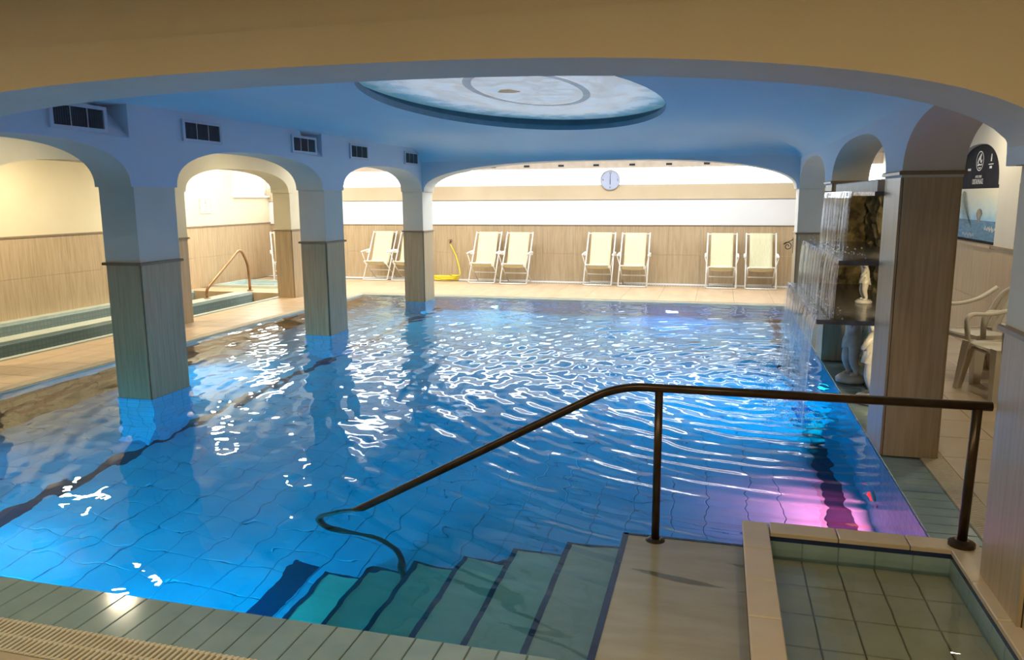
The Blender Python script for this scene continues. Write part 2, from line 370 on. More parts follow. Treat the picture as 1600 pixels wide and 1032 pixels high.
# ------------------------------------------------------------------ arcades
def arch_samples(a, b, apex, n=2.45, seg=40):
    c = (a+b)/2; h = (b-a)/2; out = []
    for i in range(seg+1):
        u = -math.cos(PI*i/seg)
        out.append((c+h*u, ZS + (apex-ZS)*max(0.0, 1-abs(u)**n)**(1/n)))
    return out
def arcade(name, axis, t0, t1, u0, u1, openings, ztop, mats, mfront=0, mback=0, msoff=0, label=None):
    """wall along axis ('y' or 'x'); t0/t1 thickness range; openings (a, b, apex)"""
    S = [(u0, ZS)]
    for (a, b, ap) in openings:
        S += arch_samples(a, b, ap)
    S.append((u1, ZS))
    P = (lambda u, t, z: (t, u, z)) if axis == 'y' else (lambda u, t, z: (u, t, z))
    mb = MB()
    for (a, za), (b, zb) in zip(S[:-1], S[1:]):
        if b - a < 1e-6: continue
        mb.quad(P(a,t0,za), P(b,t0,zb), P(b,t0,ztop), P(a,t0,ztop), mfront)
        mb.quad(P(a,t1,za), P(b,t1,zb), P(b,t1,ztop), P(a,t1,ztop), mback)
        mb.quad(P(a,t0,za), P(b,t0,zb), P(b,t1,zb), P(a,t1,za), msoff)
        mb.quad(P(a,t0,ztop), P(b,t0,ztop), P(b,t1,ztop), P(a,t1,ztop), msoff)
    for u in (u0, u1):
        mb.quad(P(u,t0,ZS), P(u,t1,ZS), P(u,t1,ztop), P(u,t0,ztop), msoff)
    o = mb.build(name, mats); struct(o, label)
    # smooth only the curved soffit
    auto_smooth(o, 30)
    return o
OV = 0.025
LOP = [(3.40+OV, 5.30-OV, 2.10), (5.80+OV, 8.42-OV, 2.115), (8.90+OV, 11.60-OV, 2.10)]
wl = arcade('wall_arcade_left', 'y', XL0, XL1, YF0, YA1, LOP, 2.14, [M['plaster'], M['wall_pool_tint']], 0, 1, 0, 'white arcade wall along the left of the pool')
arcade('wall_arcade_right', 'y', XR0, XR1, YF0, YA1, [(3.40+OV, 5.30-OV-0.06, 2.12), (5.80-0.1, 8.35-OV, 2.13), (8.80+OV, 11.60-OV, 2.13)], 2.75,
       [M['plaster'], M['wall_pool_tint']], 1, 0, 0, 'white arcade wall along the right of the pool')
arcade('wall_arcade_spa', 'y', XS0, XS1, YF0, 11.97, [(3.5, 5.55, 2.10), (6.0, 8.55, 2.10), (9.0+OV, 11.63-OV, 2.10)], 2.6,
       [M['plaster_cream']], 0, 0, 0, 'cream arcade wall beside the spa')
arcade('wall_arch_back', 'x', YA0, YA1, XL1-0.01, XR0+0.01, [(XL1+OV, XR0-OV, 2.205)], 2.75, [M['plaster'], M['wall_pool_tint']], 1, 0, 0, 'wide flat arch at the far end of the pool')
arcade('wall_arch_front', 'x', YF0, YF1, XWL, XWR, [(-9.2, -5.1, 2.19), (XL1+OV, 1.10-OV, 2.185), (1.5, 2.7, 2.1)], 2.335,
       [M['plaster_tan'], M['plaster']], 0, 1, 1, 'tan front beam with a wide flat arch')
struct(MB().box(XWL, XWR, YF0+0.015, YF1, 2.335, 2.85).build('trim_1', M['plaster_tan']), 'upper tan band of the front beam')
# upper part of the left arcade with the hollowed corners next to the pillars
def upper_left(y0, y1, hollow):
    mb = MB(); ny, nz = 60, 14
    def P(i, j):
        y = y0+(y1-y0)*i/ny; z = 2.14+(2.75-2.14)*j/nz; d = 0
        if hollow:
            g = max(0.0, 1-(y1-y)/0.55); s = max(0.0, min(1.0, (z-2.14)/0.32))
            d = 0.32*(g*g*(3-2*g))*s**1.2
        return (XL1-d, y, z)
    for i in range(ny):
        for j in range(nz):
            mb.quad(P(i,j), P(i+1,j), P(i+1,j+1), P(i,j+1))
    if hollow:
        mb.poly([(XL1,y1,2.14)] + [P(ny,j) for j in range(1, nz+1)] + [(XL1,y1,2.75)])
    o = mb.build('wall_upper_left', M['wall_pool_tint']); struct(o); auto_smooth(o, 35); return o
for (y0, y1, h) in ((3.40,5.30,True), (5.80,8.42,True), (8.90,11.60,False)): upper_left(y0, y1, h)
mb = MB()
for (a, b) in PY: mb.quad((XL1,a,2.14),(XL1,b,2.14),(XL1,b,2.75),(XL1,a,2.75))
mb.quad((XL0,YF0,2.14),(XL0,YB,2.14),(XL0,YB,2.75),(XL0,YF0,2.75))
struct(mb.build('wall_upper_left', M['wall_pool_tint']))

# ------------------------------------------------------------------ outer walls
struct(MB().box(XWL-0.2, XWL, -4, YB+0.4, -1.4, 1.74).box(XWL-0.2, XWL, -4, 13.95, 1.74, 3.0).box(XWL-0.2, XWL, 15.19, YB+0.4, 1.74, 3.0)
       .box(XWL-0.2, XWL, 13.95, 15.19, 2.24, 3.0).build('wall_left', M['plaster_cream']), 'cream wall behind the spa')
struct(MB().box(XWL, XWR, YB, YB+0.2, -0.4, 3.1).build('wall_back', M['plaster_bright']), 'bright white back wall')
struct(MB().box(XWL, XWR, YB-0.04, YB, 1.125, 1.60).build('trim_2', M['plaster_bright']))
struct(MB().box(XWL, XWR, YB-0.04, YB, 1.615, 1.89).build('trim_3', M['plaster_tan']), 'tan painted band on the back wall')
struct(MB().box(XWL-0.2, XWR+0.2, -4.2, -4, -0.2, 3.0).build('wall_front', M['plaster_cream']))
cl = struct(MB().box(XWL, XWR, YB-0.035, YB-0.005, 1.89, 1.905).box(XWL, XWR, YB-0.035, YB-0.005, 2.205, 2.22).build('window_3', M['white_frame']), 'long frosted clerestory window above the tan band')
m, nt, N, L, B = newmat('frosted_daylight_glass')
B.inputs['Base Color'].default_value = (0.8,0.84,0.9,1); B.inputs['Emission Color'].default_value = (0.86,0.93,1,1); B.inputs['Emission Strength'].default_value = 7.0
M['frosted'] = m
for k in range(4):
    a = XWL+(XWR-XWL)*k/4; MB().box(a, a+(XWR-XWL)/4, YB-0.02, YB-0.012, 1.905, 2.205).build('pane', M['frosted'], cl)
# top cornice of the back wall with small dark openings
cor = struct(MB().box(XWL, XWR, YB-0.10, YB, 2.215, 2.40).build('trim_4', M['stone_bar']))
x = -4.4
while x < 1.5:
    MB().box(x-0.055, x+0.055, YB-0.112, YB-0.10, 2.250, 2.288).build('slot', M['vent_black'], cor); x += 0.69
struct(MB().box(XWL, XL1, YA1, YA1+0.001, 2.5, 3.0).build('wall_upper_back', M['plaster']))
struct(MB().box(XWL, XWR, YA1-0.01, YA1+0.0, 2.5, 3.0).build('wall_upper_back', M['plaster']))

# right wall with a blind arch for the poster
mb = MB()
PA, PB_ = 9.02, 10.62
S = [(-4.0, 1.125)]
def blind(a0, b0, dep, apex):
    mb.box(XWR+dep, XWR+dep+0.1, a0, b0, -0.2, 3.0); mb.box(XWR, XWR+dep, a0, b0, -0.2, 1.13)
    sa = arch_samples(a0+OV, b0-OV, apex)
    for (a, za), (b, zb) in zip(sa[:-1], sa[1:]):
        mb.quad((XWR,a,za),(XWR,b,zb),(XWR,b,3.0),(XWR,a,3.0)); mb.quad((XWR,a,za),(XWR,b,zb),(XWR+dep,b,zb),(XWR+dep,a,za))
    for (a, b) in ((a0, a0+OV), (b0-OV, b0)): mb.box(XWR, XWR+dep, a, b, ZS, 3.0)
NA, NB = 6.1, 8.45
mb.box(XWR, XWR+0.4, -4, NA, -0.2, 3.0); mb.box(XWR, XWR+0.4, NB, PA, -0.2, 3.0); mb.box(XWR, XWR+0.4, PB_, YB, -0.2, 3.0)
blind(PA, PB_, 0.06, 2.21); blind(NA, NB, 0.30, 2.1)
struct(mb.build('wall_right', M['plaster']), 'white wall behind the resin chairs')

# wainscot panels on walls
def wainscot(parent, axis, t, sgn, u0, u1, z0=0.0, z1=1.11, wd=0.62, rows=1):
    n = max(1, round((u1-u0)/wd)); d = (u1-u0)/n; th = 0.018; g = 0.0012
    h = (z1-z0)/rows
    mb = MB()
    if axis == 'x': mb.box(g, d-g, min(0, sgn*th), max(0, sgn*th), g, h-g)
    else: mb.box(min(0, sgn*th), max(0, sgn*th), g, d-g, g, h-g)
    me = mb.mesh('panel', M['wood'])
    for i in range(n):
        for r in range(rows):
            obj('panel', me, parent, (u0+i*d, t, z0+r*h) if axis == 'x' else (t, u0+i*d, z0+r*h))
    c = MB()
    if axis == 'x': c.box(u0, u1, min(t, t+sgn*0.032), max(t, t+sgn*0.032), z1, z1+0.025)
    else: c.box(min(t, t+sgn*0.032), max(t, t+sgn*0.032), u0, u1, z1, z1+0.025)
    c.build('cap_moulding', M['wood_cap'], parent)
W = {o.name: o for o in bpy.data.objects}
wainscot(W['wall_back'], 'x', YB, -1, XWL, XWR, rows=2)
wainscot(W['wall_left'], 'y', XWL, 1, 3.4, YB-0.02, z0=0.0, rows=2, z1=1.14)
wainscot(W['wall_right'], 'y', XWR, -1, 3.4, YB-0.02, rows=2)

# ------------------------------------------------------------------ ceilings
# main vault: cove from the walls to a flat field with an oval recess
DC, DRX, DRY = (-1.745, 7.25), 1.235, 2.66
RX0, RX1, RY0, RY1 = -4.95, XR0+0.02, YF1-0.02, YA0+0.02
def vault_z(x, y):
    def cv(d, wdt, drop):
        if d >= wdt: return 0.0
        u = 1-d/wdt; return drop*(1-math.sqrt(max(0, 1-u*u)))
    r = cv(max(0, XR0-x), 1.15, 0.33); b = cv(max(0, YA0-y), 1.25, 0.30); f = cv(max(0, y-YF1), 0.9, 0.26)
    l = cv(max(0, x-XL1), 0.9, 0.10)
    return ZC - max(r, b, f, l)
angs = [2*PI*i/150 for i in range(150)]
for cx_ in (RX0, RX1):
    for cy_ in (RY0, RY1): angs.append(math.atan2((cy_-DC[1]), (cx_-DC[0])) % (2*PI))
angs = sorted(angs); mb = MB(); NT = 34; rows = []; RIM = []
for a in angs:
    ca, sa = math.cos(a), math.sin(a)
    re = 1/math.sqrt((ca/DRX)**2+(sa/DRY)**2)
    tx = ((RX1 if ca > 0 else RX0)-DC[0])/ca if abs(ca) > 1e-9 else 1e9
    ty = ((RY1 if sa > 0 else RY0)-DC[1])/sa if abs(sa) > 1e-9 else 1e9
    rm = min(tx, ty); col = []
    for k in range(NT+1):
        r = re+(rm-re)*(1-(1-k/NT)**1.6); x, y = DC[0]+ca*r, DC[1]+sa*r; col.append((x, y, vault_z(x, y)))
    rows.append((col, (DC[0]+ca*re, DC[1]+sa*re)))
for i in range(len(rows)):
    A, B2 = rows[i][0], rows[(i+1) % len(rows)][0]
    for k in range(NT): mb.quad(A[k], B2[k], B2[k+1], A[k+1])
    p, q = rows[i][1], rows[(i+1) % len(rows)][1]
    RIM.append((p, q))
o = mb.build('ceiling', M['vault']); struct(o, 'blue painted vault with coved edges over the pool'); auto_smooth(o, 40)
# painted oval
cp = empty('ceiling_painting', (DC[0], DC[1], ZC+0.14)); tag(cp, 'oval cloud painting with an added glow recessed in the blue vault above the pool', 'painting')
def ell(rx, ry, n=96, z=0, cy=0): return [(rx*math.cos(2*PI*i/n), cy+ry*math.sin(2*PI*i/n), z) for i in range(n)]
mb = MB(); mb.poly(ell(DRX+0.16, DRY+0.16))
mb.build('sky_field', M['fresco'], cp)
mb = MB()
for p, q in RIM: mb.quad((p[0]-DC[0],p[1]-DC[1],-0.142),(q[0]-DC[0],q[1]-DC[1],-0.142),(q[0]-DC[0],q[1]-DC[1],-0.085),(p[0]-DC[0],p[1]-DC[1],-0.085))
mb.build('recess_rim', M['rim_shade'], cp, True)
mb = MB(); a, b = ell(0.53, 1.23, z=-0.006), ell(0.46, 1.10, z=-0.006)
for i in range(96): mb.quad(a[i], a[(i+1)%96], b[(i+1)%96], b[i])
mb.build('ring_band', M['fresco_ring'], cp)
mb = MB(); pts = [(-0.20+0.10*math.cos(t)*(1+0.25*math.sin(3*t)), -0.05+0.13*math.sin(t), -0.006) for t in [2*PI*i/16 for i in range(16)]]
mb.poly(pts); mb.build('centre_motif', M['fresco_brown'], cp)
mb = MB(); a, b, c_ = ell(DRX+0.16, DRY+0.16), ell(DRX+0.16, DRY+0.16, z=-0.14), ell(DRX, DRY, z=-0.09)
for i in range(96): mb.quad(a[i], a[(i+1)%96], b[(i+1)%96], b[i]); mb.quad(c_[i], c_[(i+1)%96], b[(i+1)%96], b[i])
mb.build('recess_cove', M['rim_shade'], cp)
# other ceilings
struct(MB().box(XWL, XL0, YF1, YA1, ZC, ZC+0.1).build('ceiling_left', M['plaster_cream']))
struct(MB().box(XWL-0.2, XWR+0.2, -4.2, YF0, 2.75, 2.85).build('ceiling_front', M['plaster_cream']))
struct(MB().box(XR1, XWR+0.2, YF1, YB+.2, 2.6, 2.7).build('ceiling_right', M['plaster']))
struct(MB().box(XWL-0.2, XWR+0.2, YA1, 12.4, 3.0, 3.1).box(XWL-0.2, XWR+0.2, 13.7, YB+0.2, 3.0, 3.1)
       .box(XWL-0.2, XWL+0.7, 12.4, 13.7, 3.0, 3.1).box(2.5, XWR+0.2, 12.4, 13.7, 3.0, 3.1).build('ceiling_back', M['plaster_bright']))
m, nt, N, L, B = newmat('bright_sky_glass')
B.inputs['Base Color'].default_value = (0.8,0.85,0.9,1); B.inputs['Emission Color'].default_value = (0.9,0.95,1,1); B.inputs['Emission Strength'].default_value = 2.0
M['skyglass'] = m
sky = struct(MB().box(XWL+0.7, 2.5, 12.38, 12.42, 2.96, 3.04).box(XWL+0.7, 2.5, 13.68, 13.72, 2.96, 3.04).build('window_1', M['white_frame']), 'roof glazing over the back terrace')
x = XWL+0.7
while x < 2.4:
    MB().box(x+0.02, min(x+0.95, 2.5), 12.4, 13.7, 3.01, 3.02).build('pane', M['skyglass'], sky)
    MB().box(x-0.02, x+0.02, 12.4, 13.7, 2.97, 3.04).build('glazing_bar', M['white_frame'], sky); x += 0.97
# window in the left wall
wn = struct(MB().box(XWL-0.14, XWL-0.06, 13.95, 14.03, 1.74, 2.24).box(XWL-0.14, XWL-0.06, 15.11, 15.19, 1.74, 2.24).box(XWL-0.14, XWL-0.06, 14.03, 15.11, 2.17, 2.24)
            .box(XWL-0.14, XWL-0.06, 14.03, 15.11, 1.74, 1.81).box(XWL-0.14, XWL-0.06, 14.54, 14.60, 1.81, 2.17).build('window_2', M['white_frame']), 'small bright window high in the cream spa wall')
for (a, b) in ((14.03,14.54),(14.60,15.11)): MB().box(XWL-0.11, XWL-0.10, a, b, 1.81, 2.17).build('pane', M['skyglass'], wn)
MB().box(XWL-0.02, XWL+0.05, 13.88, 15.195, 1.70, 1.735).build('window_sill', M['plaster_bright'], wn)
area_light('window_daylight', (XWL+0.03, 14.57, 2.0), (-7, 13.6, 0.4), 1.0, 30, (1.0,0.97,0.90), 0.36)

# ------------------------------------------------------------------ floors
def tiles(parent, x0, x1, y0, y1, sx, sy, z, mat, gap=0.004, th=0.012, bev=0.003, name='tile', skip=None):
    nx = max(1, round((x1-x0)/sx)); ny = max(1, round((y1-y0)/sy)); dx, dy = (x1-x0)/nx, (y1-y0)/ny
    me = MB().bevbox(gap/2, dx-gap/2, gap/2, dy-gap/2, -th, 0, bev).mesh(name, mat); k = 0
    for i in range(nx):
        for j in range(ny):
            if skip and skip(x0+(i+.5)*dx, y0+(j+.5)*dy): continue
            obj(name, me, parent, (x0+i*dx, y0+j*dy, z)); k += 1
    return k
GL = 0.13
fl = struct(MB().box(XS0, PX0-GL, YF0, 12.6, -0.3, -0.006).build('floor_left', M['grout']), 'terracotta tiled walkway between pool and spa')
tiles(fl, XS0+0.05, PX0-GL, 3.4, 12.6, 0.33, 0.30, 0.0, M['deck'])
fb = struct(MB().box(XWL, XWR, 12.6, YB, -0.3, -0.006).build('floor_back', M['grout']), 'terracotta tiled terrace below the deck chairs')
tiles(fb, XWL+0.15, XWR-0.05, 12.6, 14.7, 0.60, 0.7, 0.0, M['deck'])
fr = struct(MB().box(1.44, XWR, YF0-1.5, 12.6, -0.3, -0.006).build('floor_right', M['grout']), 'beige tiled floor below the resin chairs')
tiles(fr, 1.44, XWR, 3.0, 12.6, 0.44, 0.45, 0.0, M['deck_grey'])
ff = struct(MB().box(XWL, 0.17, -4, 2.05, -0.3, -0.006).box(0.17, XWR, -4, 1.45, -0.3, -0.006).box(XWL, XS0, -4, 3.0, -.3, -.006).box(XS0,PX0-GL,2.05,2.96,-.3,-.006).build('floor_front', M['grout']), 'beige tiled floor in the foreground')
tiles(ff, -3.6, 0.0, 0.85, 2.05, 0.45, 0.4, 0.0, M['deck_grey'])
# white strip of channel grating along the back wall
# ------------------------------------------------------------------ grates
def grate(x0, x1, y0, y1, axis, near=None, label='', z=0.0, pitch=0.024):
    """slats run across the channel; the range near=(a,b) gets single slats, the rest is one joined part"""
    r = empty('drain_grate', ((x0+x1)/2, (y0+y1)/2, 0)); ox, oy = (x0+x1)/2, (y0+y1)/2
    tag(r, label, 'grate')
    MB().box(x0-ox, x1-ox, y0-oy, y1-oy, -0.10, -0.05).build('channel', M['gutter'], r)
    b = MB()
    if axis == 'x':
        for yy in (y0+0.008, (y0+y1)/2, y1-0.008): b.box(x0-ox, x1-ox, yy-oy-0.007, yy-oy+0.007, -0.02, z-0.004)
        me = MB().bevbox(-0.0065, 0.0065, y0-oy, y1-oy, -0.016, z, 0.002).mesh('slat', M['grate'])
        a, c = x0, x1
    else:
        for xx in (x0+0.008, (x0+x1)/2, x1-0.008): b.box(xx-ox-0.007, xx-ox+0.007, y0-oy, y1-oy, -0.02, z-0.004)
        me = MB().bevbox(x0-ox, x1-ox, -0.0065, 0.0065, -0.016, z, 0.002).mesh('slat', M['grate'])
        a, c = y0, y1
    b.build('bearer', M['grate'], r); rest = MB(); u = a+pitch/2; any_ = False
    while u < c:
        if near and near[0] <= u <= near[1]:
            obj('slat', me, r, (u-ox, 0, 0) if axis == 'x' else (0, u-oy, 0))
        else:
            any_ = True
            if axis == 'x': rest.box(u-ox-0.0065, u-ox+0.0065, y0-oy, y1-oy, -0.016, z)
            else: rest.box(x0-ox, x1-ox, u-oy-0.0065, u-oy+0.0065, -0.016, z)
        u += pitch
    if any_: rest.build('slats', M['grate'], r)['kind'] = 'stuff'
grate(-6.0, -0.42, 2.055, 2.24, 'x', (-3.4, -1.2), 'ivory slatted drain grate in the near foreground at lower left')
grate(1.30, 1.44, 3.72, 12.4, 'y', (3.72, 6.2), 'ivory slatted drain grate beside the fountain pillars at right')
grate(PX0-GL, PX0, 2.96, 12.55, 'y', None, 'thin drain grate along the left pool edge by the terracotta walkway')
grate(PX0, 1.30, PY1+0.05, 12.55, 'x', None, 'thin drain grate along the far pool edge before the deck chairs')
grate(XL0-1.2, XWR-0.1, 14.78, 14.95, 'x', None, 'white drain grate on the terrace behind the deck chairs', pitch=0.05)
struct(MB().box(XWL, XWR, 14.95, YB, -0.02, 0.0).build('trim_5', M['plaster_bright']))

# ------------------------------------------------------------------ pool shell
pf = struct(MB().box(PX0-0.1, PX1+0.1, PY0-0.1, PY1+0.1, PD-0.1, PD-0.006).build('pool_floor', M['pool_grout']), 'blue tiled pool floor')
LINES = [(-4.62, -4.50), (0.80, 0.92)]
def skip_t(x, y):
    return (x > -2.35 and y < 3.72)
n = tiles(pf, -4.5, 0.75, PY0, 6.03, 0.25, 0.25, PD, M['pool_tile'], gap=0.006, skip=skip_t)
rest = MB()
def add_rest(x0, x1, y0, y1):
    nx = round((x1-x0)/0.25); ny = round((y1-y0)/0.25); dx, dy = (x1-x0)/nx, (y1-y0)/ny
    for i in range(nx):
        for j in range(ny): rest.box(x0+i*dx+.004, x0+(i+1)*dx-.004, y0+j*dy+.004, y0+(j+1)*dy-.004, PD-0.012, PD)
add_rest(-4.5, 0.75, 6.03, PY1); add_rest(PX0, -4.62, PY0, PY1)
rest.build('tiles', M['pool_tile'], pf)['kind'] = 'stuff'
MB().box(-4.62, -4.50, PY0, PY1, PD-0.01, PD+0.001).build('marker_line', M['nosing'], pf)
MB().box(0.78, 0.92, 3.72, PY1, PD-0.01, PD+0.001).build('marker_line', M['nosing'], pf)
MB().box(0.92, PX1, 3.72, PY1, PD-0.01, PD).build('side_strip', M['pool_tile'], pf)
MB().box(-2.42, -2.26, PY0, 3.9, PD-0.01, PD+0.002).build('marker_line', M['nosing'], pf)
for nm, bx in (('pool_wall_left', (PX0-0.1, PX0, PY0-0.1, PY1+0.1)), ('pool_wall_right', (PX1, PX1+0.1, 3.6, PY1+0.1)),
               ('pool_wall_front', (PX0-0.1, PX1+.1, PY0-0.1, PY0)), ('pool_wall_back', (PX0-0.1, PX1+0.1, PY1, PY1+0.05))):
    struct(MB().box(*bx, PD-0.1, -0.045).build(nm, M['mosaic']))
# edge bands
ZE = -0.011
pe = struct(MB().box(PX0, 0.17, 2.24, PY0-0.004, -0.044, ZE-0.008).build('pool_edge_front', M['grout_warm']), 'celadon tiled pool edge in the foreground')
tiles(pe, -4.6, -0.40, 2.24, PY0, 0.11, 0.29, ZE, M['celadon'], gap=0.004)
MB().box(PX0, -4.6, 2.24, PY0, -0.044, ZE).build('edge_slab', M['celadon'], pe)
MB().box(-0.40, 0.16, 2.0, PY0-0.001, -0.044, ZE).build('edge_slab', M['platform'], pe)
pr = struct(MB().box(PX1+0.004, 1.30, 3.71, 12.45, -0.044, ZE-0.008).build('pool_edge_right', M['grout_warm']), 'celadon tiled pool edge under the fountain')
tiles(pr, PX1, 1.30, 3.70, 12.45, 0.24, 0.115, ZE, M['celadon'], gap=0.006)
pl = struct(MB().box(PX0, PX0+0.02, 2.9, 12.45, -0.25, ZE).build('pool_edge_left', M['celadon_light']))
pb_ = struct(MB().box(PX0, 1.06, PY1-0.001, PY1+0.06, -0.25, ZE).build('pool_edge_back', M['celadon_light']))

# ------------------------------------------------------------------ steps
st = empty('pool_steps', (0, 3.1, PD)); tag(st, 'beige tiled steps with navy edges leading down into the pool', 'steps')
edges = [0.17, -0.40, -0.685, -0.97, -1.25, -1.53, -1.81, -2.09]
for i in range(7):
    z = ZE if i == 0 else -0.032 - 0.155*i
    x1, x0 = edges[i], edges[i+1]
    s = MB().box(x0, x1, PY0-3.1, 3.66-3.1, 0, z-PD).build('step', M['platform'] if i == 0 else M['step_tile'], st)
    nb = MB(); nb.box(x0-0.006, x0+0.022, PY0-3.1, 3.667-3.1, z-PD-0.04, z-PD+0.003); nb.box(x0, x1, 3.66-3.1-0.012, 3.667-3.1, z-PD-0.04, z-PD+0.003)
    nb.build('nosing', M['nosing'], s)
# ------------------------------------------------------------------ foot bath
BX0, BX1, BY0, BY1, BZ = 0.17, 1.085, 1.3, 3.71, 0.10
ba = empty('foot_bath', (0.6, 2.5, 0)); tag(ba, 'shallow tiled foot bath with sand-coloured curb at lower right', 'foot bath')
def loc(b, ox=0.6, oy=2.5): return (b[0]-ox, b[1]-ox, b[2]-oy, b[3]-oy)
cw = 0.105
MB().box(*loc((BX0+0.01, BX1-0.0, BY0, BY1-0.0)), -0.3, -0.062).build('bed', M['grout'], ba)
for (x0, x1, y0, y1) in ((BX0+0.012, BX0+cw, BY0, BY1), (BX0+0.012, BX1, BY1-cw, BY1-0.012), (BX1-0.03, BX1+0.012, BY0, BY1)):
    MB().box(*loc((x0, x1, y0, y1)), -1.25 if y1 == BY1 and False else -0.28, BZ-0.02).build('curb_wall', M['celadon'], ba)
MB().box(*loc((BX0, BX1+0.15, BY1-0.012, BY1)), -1.28, 0.06).build('outer_face', M['mosaic'], ba)
MB().box(*loc((BX0-0.002, BX0+0.012, BY0, BY1-0.012)), -0.2, 0.055).build('outer_face', M['nosing'], ba)
# curb tiles
tl = 0.30; y = BY1
while y > 1.5:
    MB().bevbox(*loc((BX0-0.008, BX0+cw+0.006, y-tl+0.003, y-0.003)), BZ-0.022, BZ, 0.004).build('curb_tile', M['curb'], ba); y -= tl
x = BX0+cw+0.01
while x < BX1+0.02:
    MB().bevbox(*loc((x+0.003, min(x+0.30, BX1+0.10)-0.003, BY1-cw-0.006, BY1+0.008)), BZ-0.022, BZ, 0.004).build('curb_tile', M['curb'], ba); x += 0.30
y = BY1-cw
while y > 1.5:
    MB().bevbox(*loc((BX1-0.035, BX1+0.20, y-tl+0.003, y-0.003)), BZ-0.022, BZ, 0.004).build('curb_tile', M['curb'], ba); y -= tl
MB().box(*loc((BX1+0.012, 1.44, BY0, BY1-0.005)), -0.3, BZ-0.022).build('curb_backing', M['curb'], ba)
# dark joint under the curb and liner tiles
MB().box(*loc((BX0+cw, BX1-0.03, BY1-cw-0.004, BY1-cw)), BZ-0.045, BZ-0.022).build('dark_joint', M['nosing'], ba)
MB().box(*loc((BX0+cw, BX0+cw+0.004, BY0, BY1-cw)), BZ-0.045, BZ-0.022).build('dark_joint', M['nosing'], ba)
MB().box(*loc((BX1-0.034, BX1-0.03, BY0, BY1-cw)), BZ-0.045, BZ-0.022).build('dark_joint', M['nosing'], ba)
lw = 0.14; ix0, ix1, iy1 = BX0+cw, BX1-0.03, BY1-cw
n = 5; d = (ix1-ix0)/n
for i in range(n): MB().box(*loc((ix0+i*d+.003, ix0+(i+1)*d-.003, iy1-0.006, iy1)), -0.062, BZ-0.045).build('liner_tile', M['celadon'], ba)
y = iy1
while y > 1.6:
    MB().box(*loc((ix1-0.006, ix1, y-lw+.003, y-.003)), -0.062, BZ-0.045).build('liner_tile', M['celadon'], ba); y -= lw
tme = MB().bevbox(0.003, d-0.003, 0.003, 0.242, -0.01, 0, 0.003).mesh('floor_tile', M['bath_tile'])
for i in range(n):
    for j in range(9):
        obj('floor_tile', tme, ba, (ix0+i*d-0.6, iy1-(j+1)*0.245-2.5, -0.052))
bw = MB(); bw.quad((ix0+0.001,BY0,0.018),(ix1-0.007,BY0,0.018),(ix1-0.007,iy1-0.007,0.018),(ix0+0.001,iy1-0.007,0.018)); bw = bw.build('foot_bath_water', M['water_bath'])
tag(bw, 'shallow clear water standing in the foot bath', 'water', kind='stuff')

# ------------------------------------------------------------------ pillars
def pillar(x0, x1, y0, y1, zcap, label, zbase=None, ztop=ZS, paint='plaster', group='tiled arcade pillars', basemat='mosaic'):
    cx, cy = (x0+x1)/2, (y0+y1)/2; r = empty('pillar', (cx, cy, 0 if zbase is None else 0)); tag(r, label, 'pillar', group)
    hx, hy = (x1-x0)/2, (y1-y0)/2; th = 0.014; zb = 0.0
    MB().box(-hx+th, hx-th, -hy+th, hy-th, zb, zcap).build('core', M['wood_dark'], r)
    z0 = zb; z1 = zcap-0.001; g = 0.017
    MB().box(-hx+g, hx-g, -hy, -hy+th, z0, z1).build('panel', M['wood'], r)
    MB().box(-hx+g, hx-g, hy-th, hy, z0, z1).build('panel', M['wood'], r)
    MB().box(-hx, -hx+th, -hy+g, hy-g, z0, z1).build('panel', M['wood'], r)
    MB().box(hx-th, hx, -hy+g, hy-g, z0, z1).build('panel', M['wood'], r)
    MB().bevbox(-hx-0.016, hx+0.016, -hy-0.016, hy+0.016, zcap, zcap+0.024, 0.006).build('cap_moulding', M['wood_cap'], r)
    if ztop > zcap+0.03:
        MB().box(-hx+0.006, hx-0.006, -hy+0.006, hy-0.006, zcap+0.024, ztop).build('shaft', M[paint] if not isinstance(paint, list) else paint, r)
    if zbase is not None:
        MB().box(-hx, hx, -hy, hy, zbase, -0.001).build('submerged_base', M[basemat], r)
    return r
names = ['wood-panelled pillar in the pool, out at the left of the front beam', 'wood-panelled pillar standing in the water nearest the camera at left',
         'middle of the three wood-panelled pillars standing in the water at left', 'farthest wood-panelled pillar standing in the water beside the deck chairs']
for i, (a, b) in enumerate(PY): pillar(XL0, XL1, a, b, 1.125, names[i], zbase=PD)
rn = ['wood-panelled corner pillar at the right edge beside the foot bath', 'tall wood-panelled pillar right of the waterfall fountain', 'wood-panelled pillar behind the fountain shelves', 'low-panelled pillar at the right end of the far arch']
pillar(1.10, 1.46, YF0, YF1, 1.125, rn[0])
pillar(XR0, XR1, 5.22, 5.72, 1.775, rn[1], ztop=1.80)
pillar(XR0, XR1, 8.27, 8.75, 1.775, rn[2], ztop=1.80)
pillar(XR0, XR1, 11.60, 12.05, 1.125, rn[3])
for k, (a, b) in enumerate(((5.60, 5.95), (8.56, 9.0), (11.63, 11.95))):
    pillar(XS0, XS1, a, b, 1.135, ['spa pillar hidden left of the first pool pillar', 'cream spa pillar just right of the nearest pool pillar', 'cream spa pillar beside the copper handrail'][k], paint='plaster_cream', group='pillars of the spa arcade')

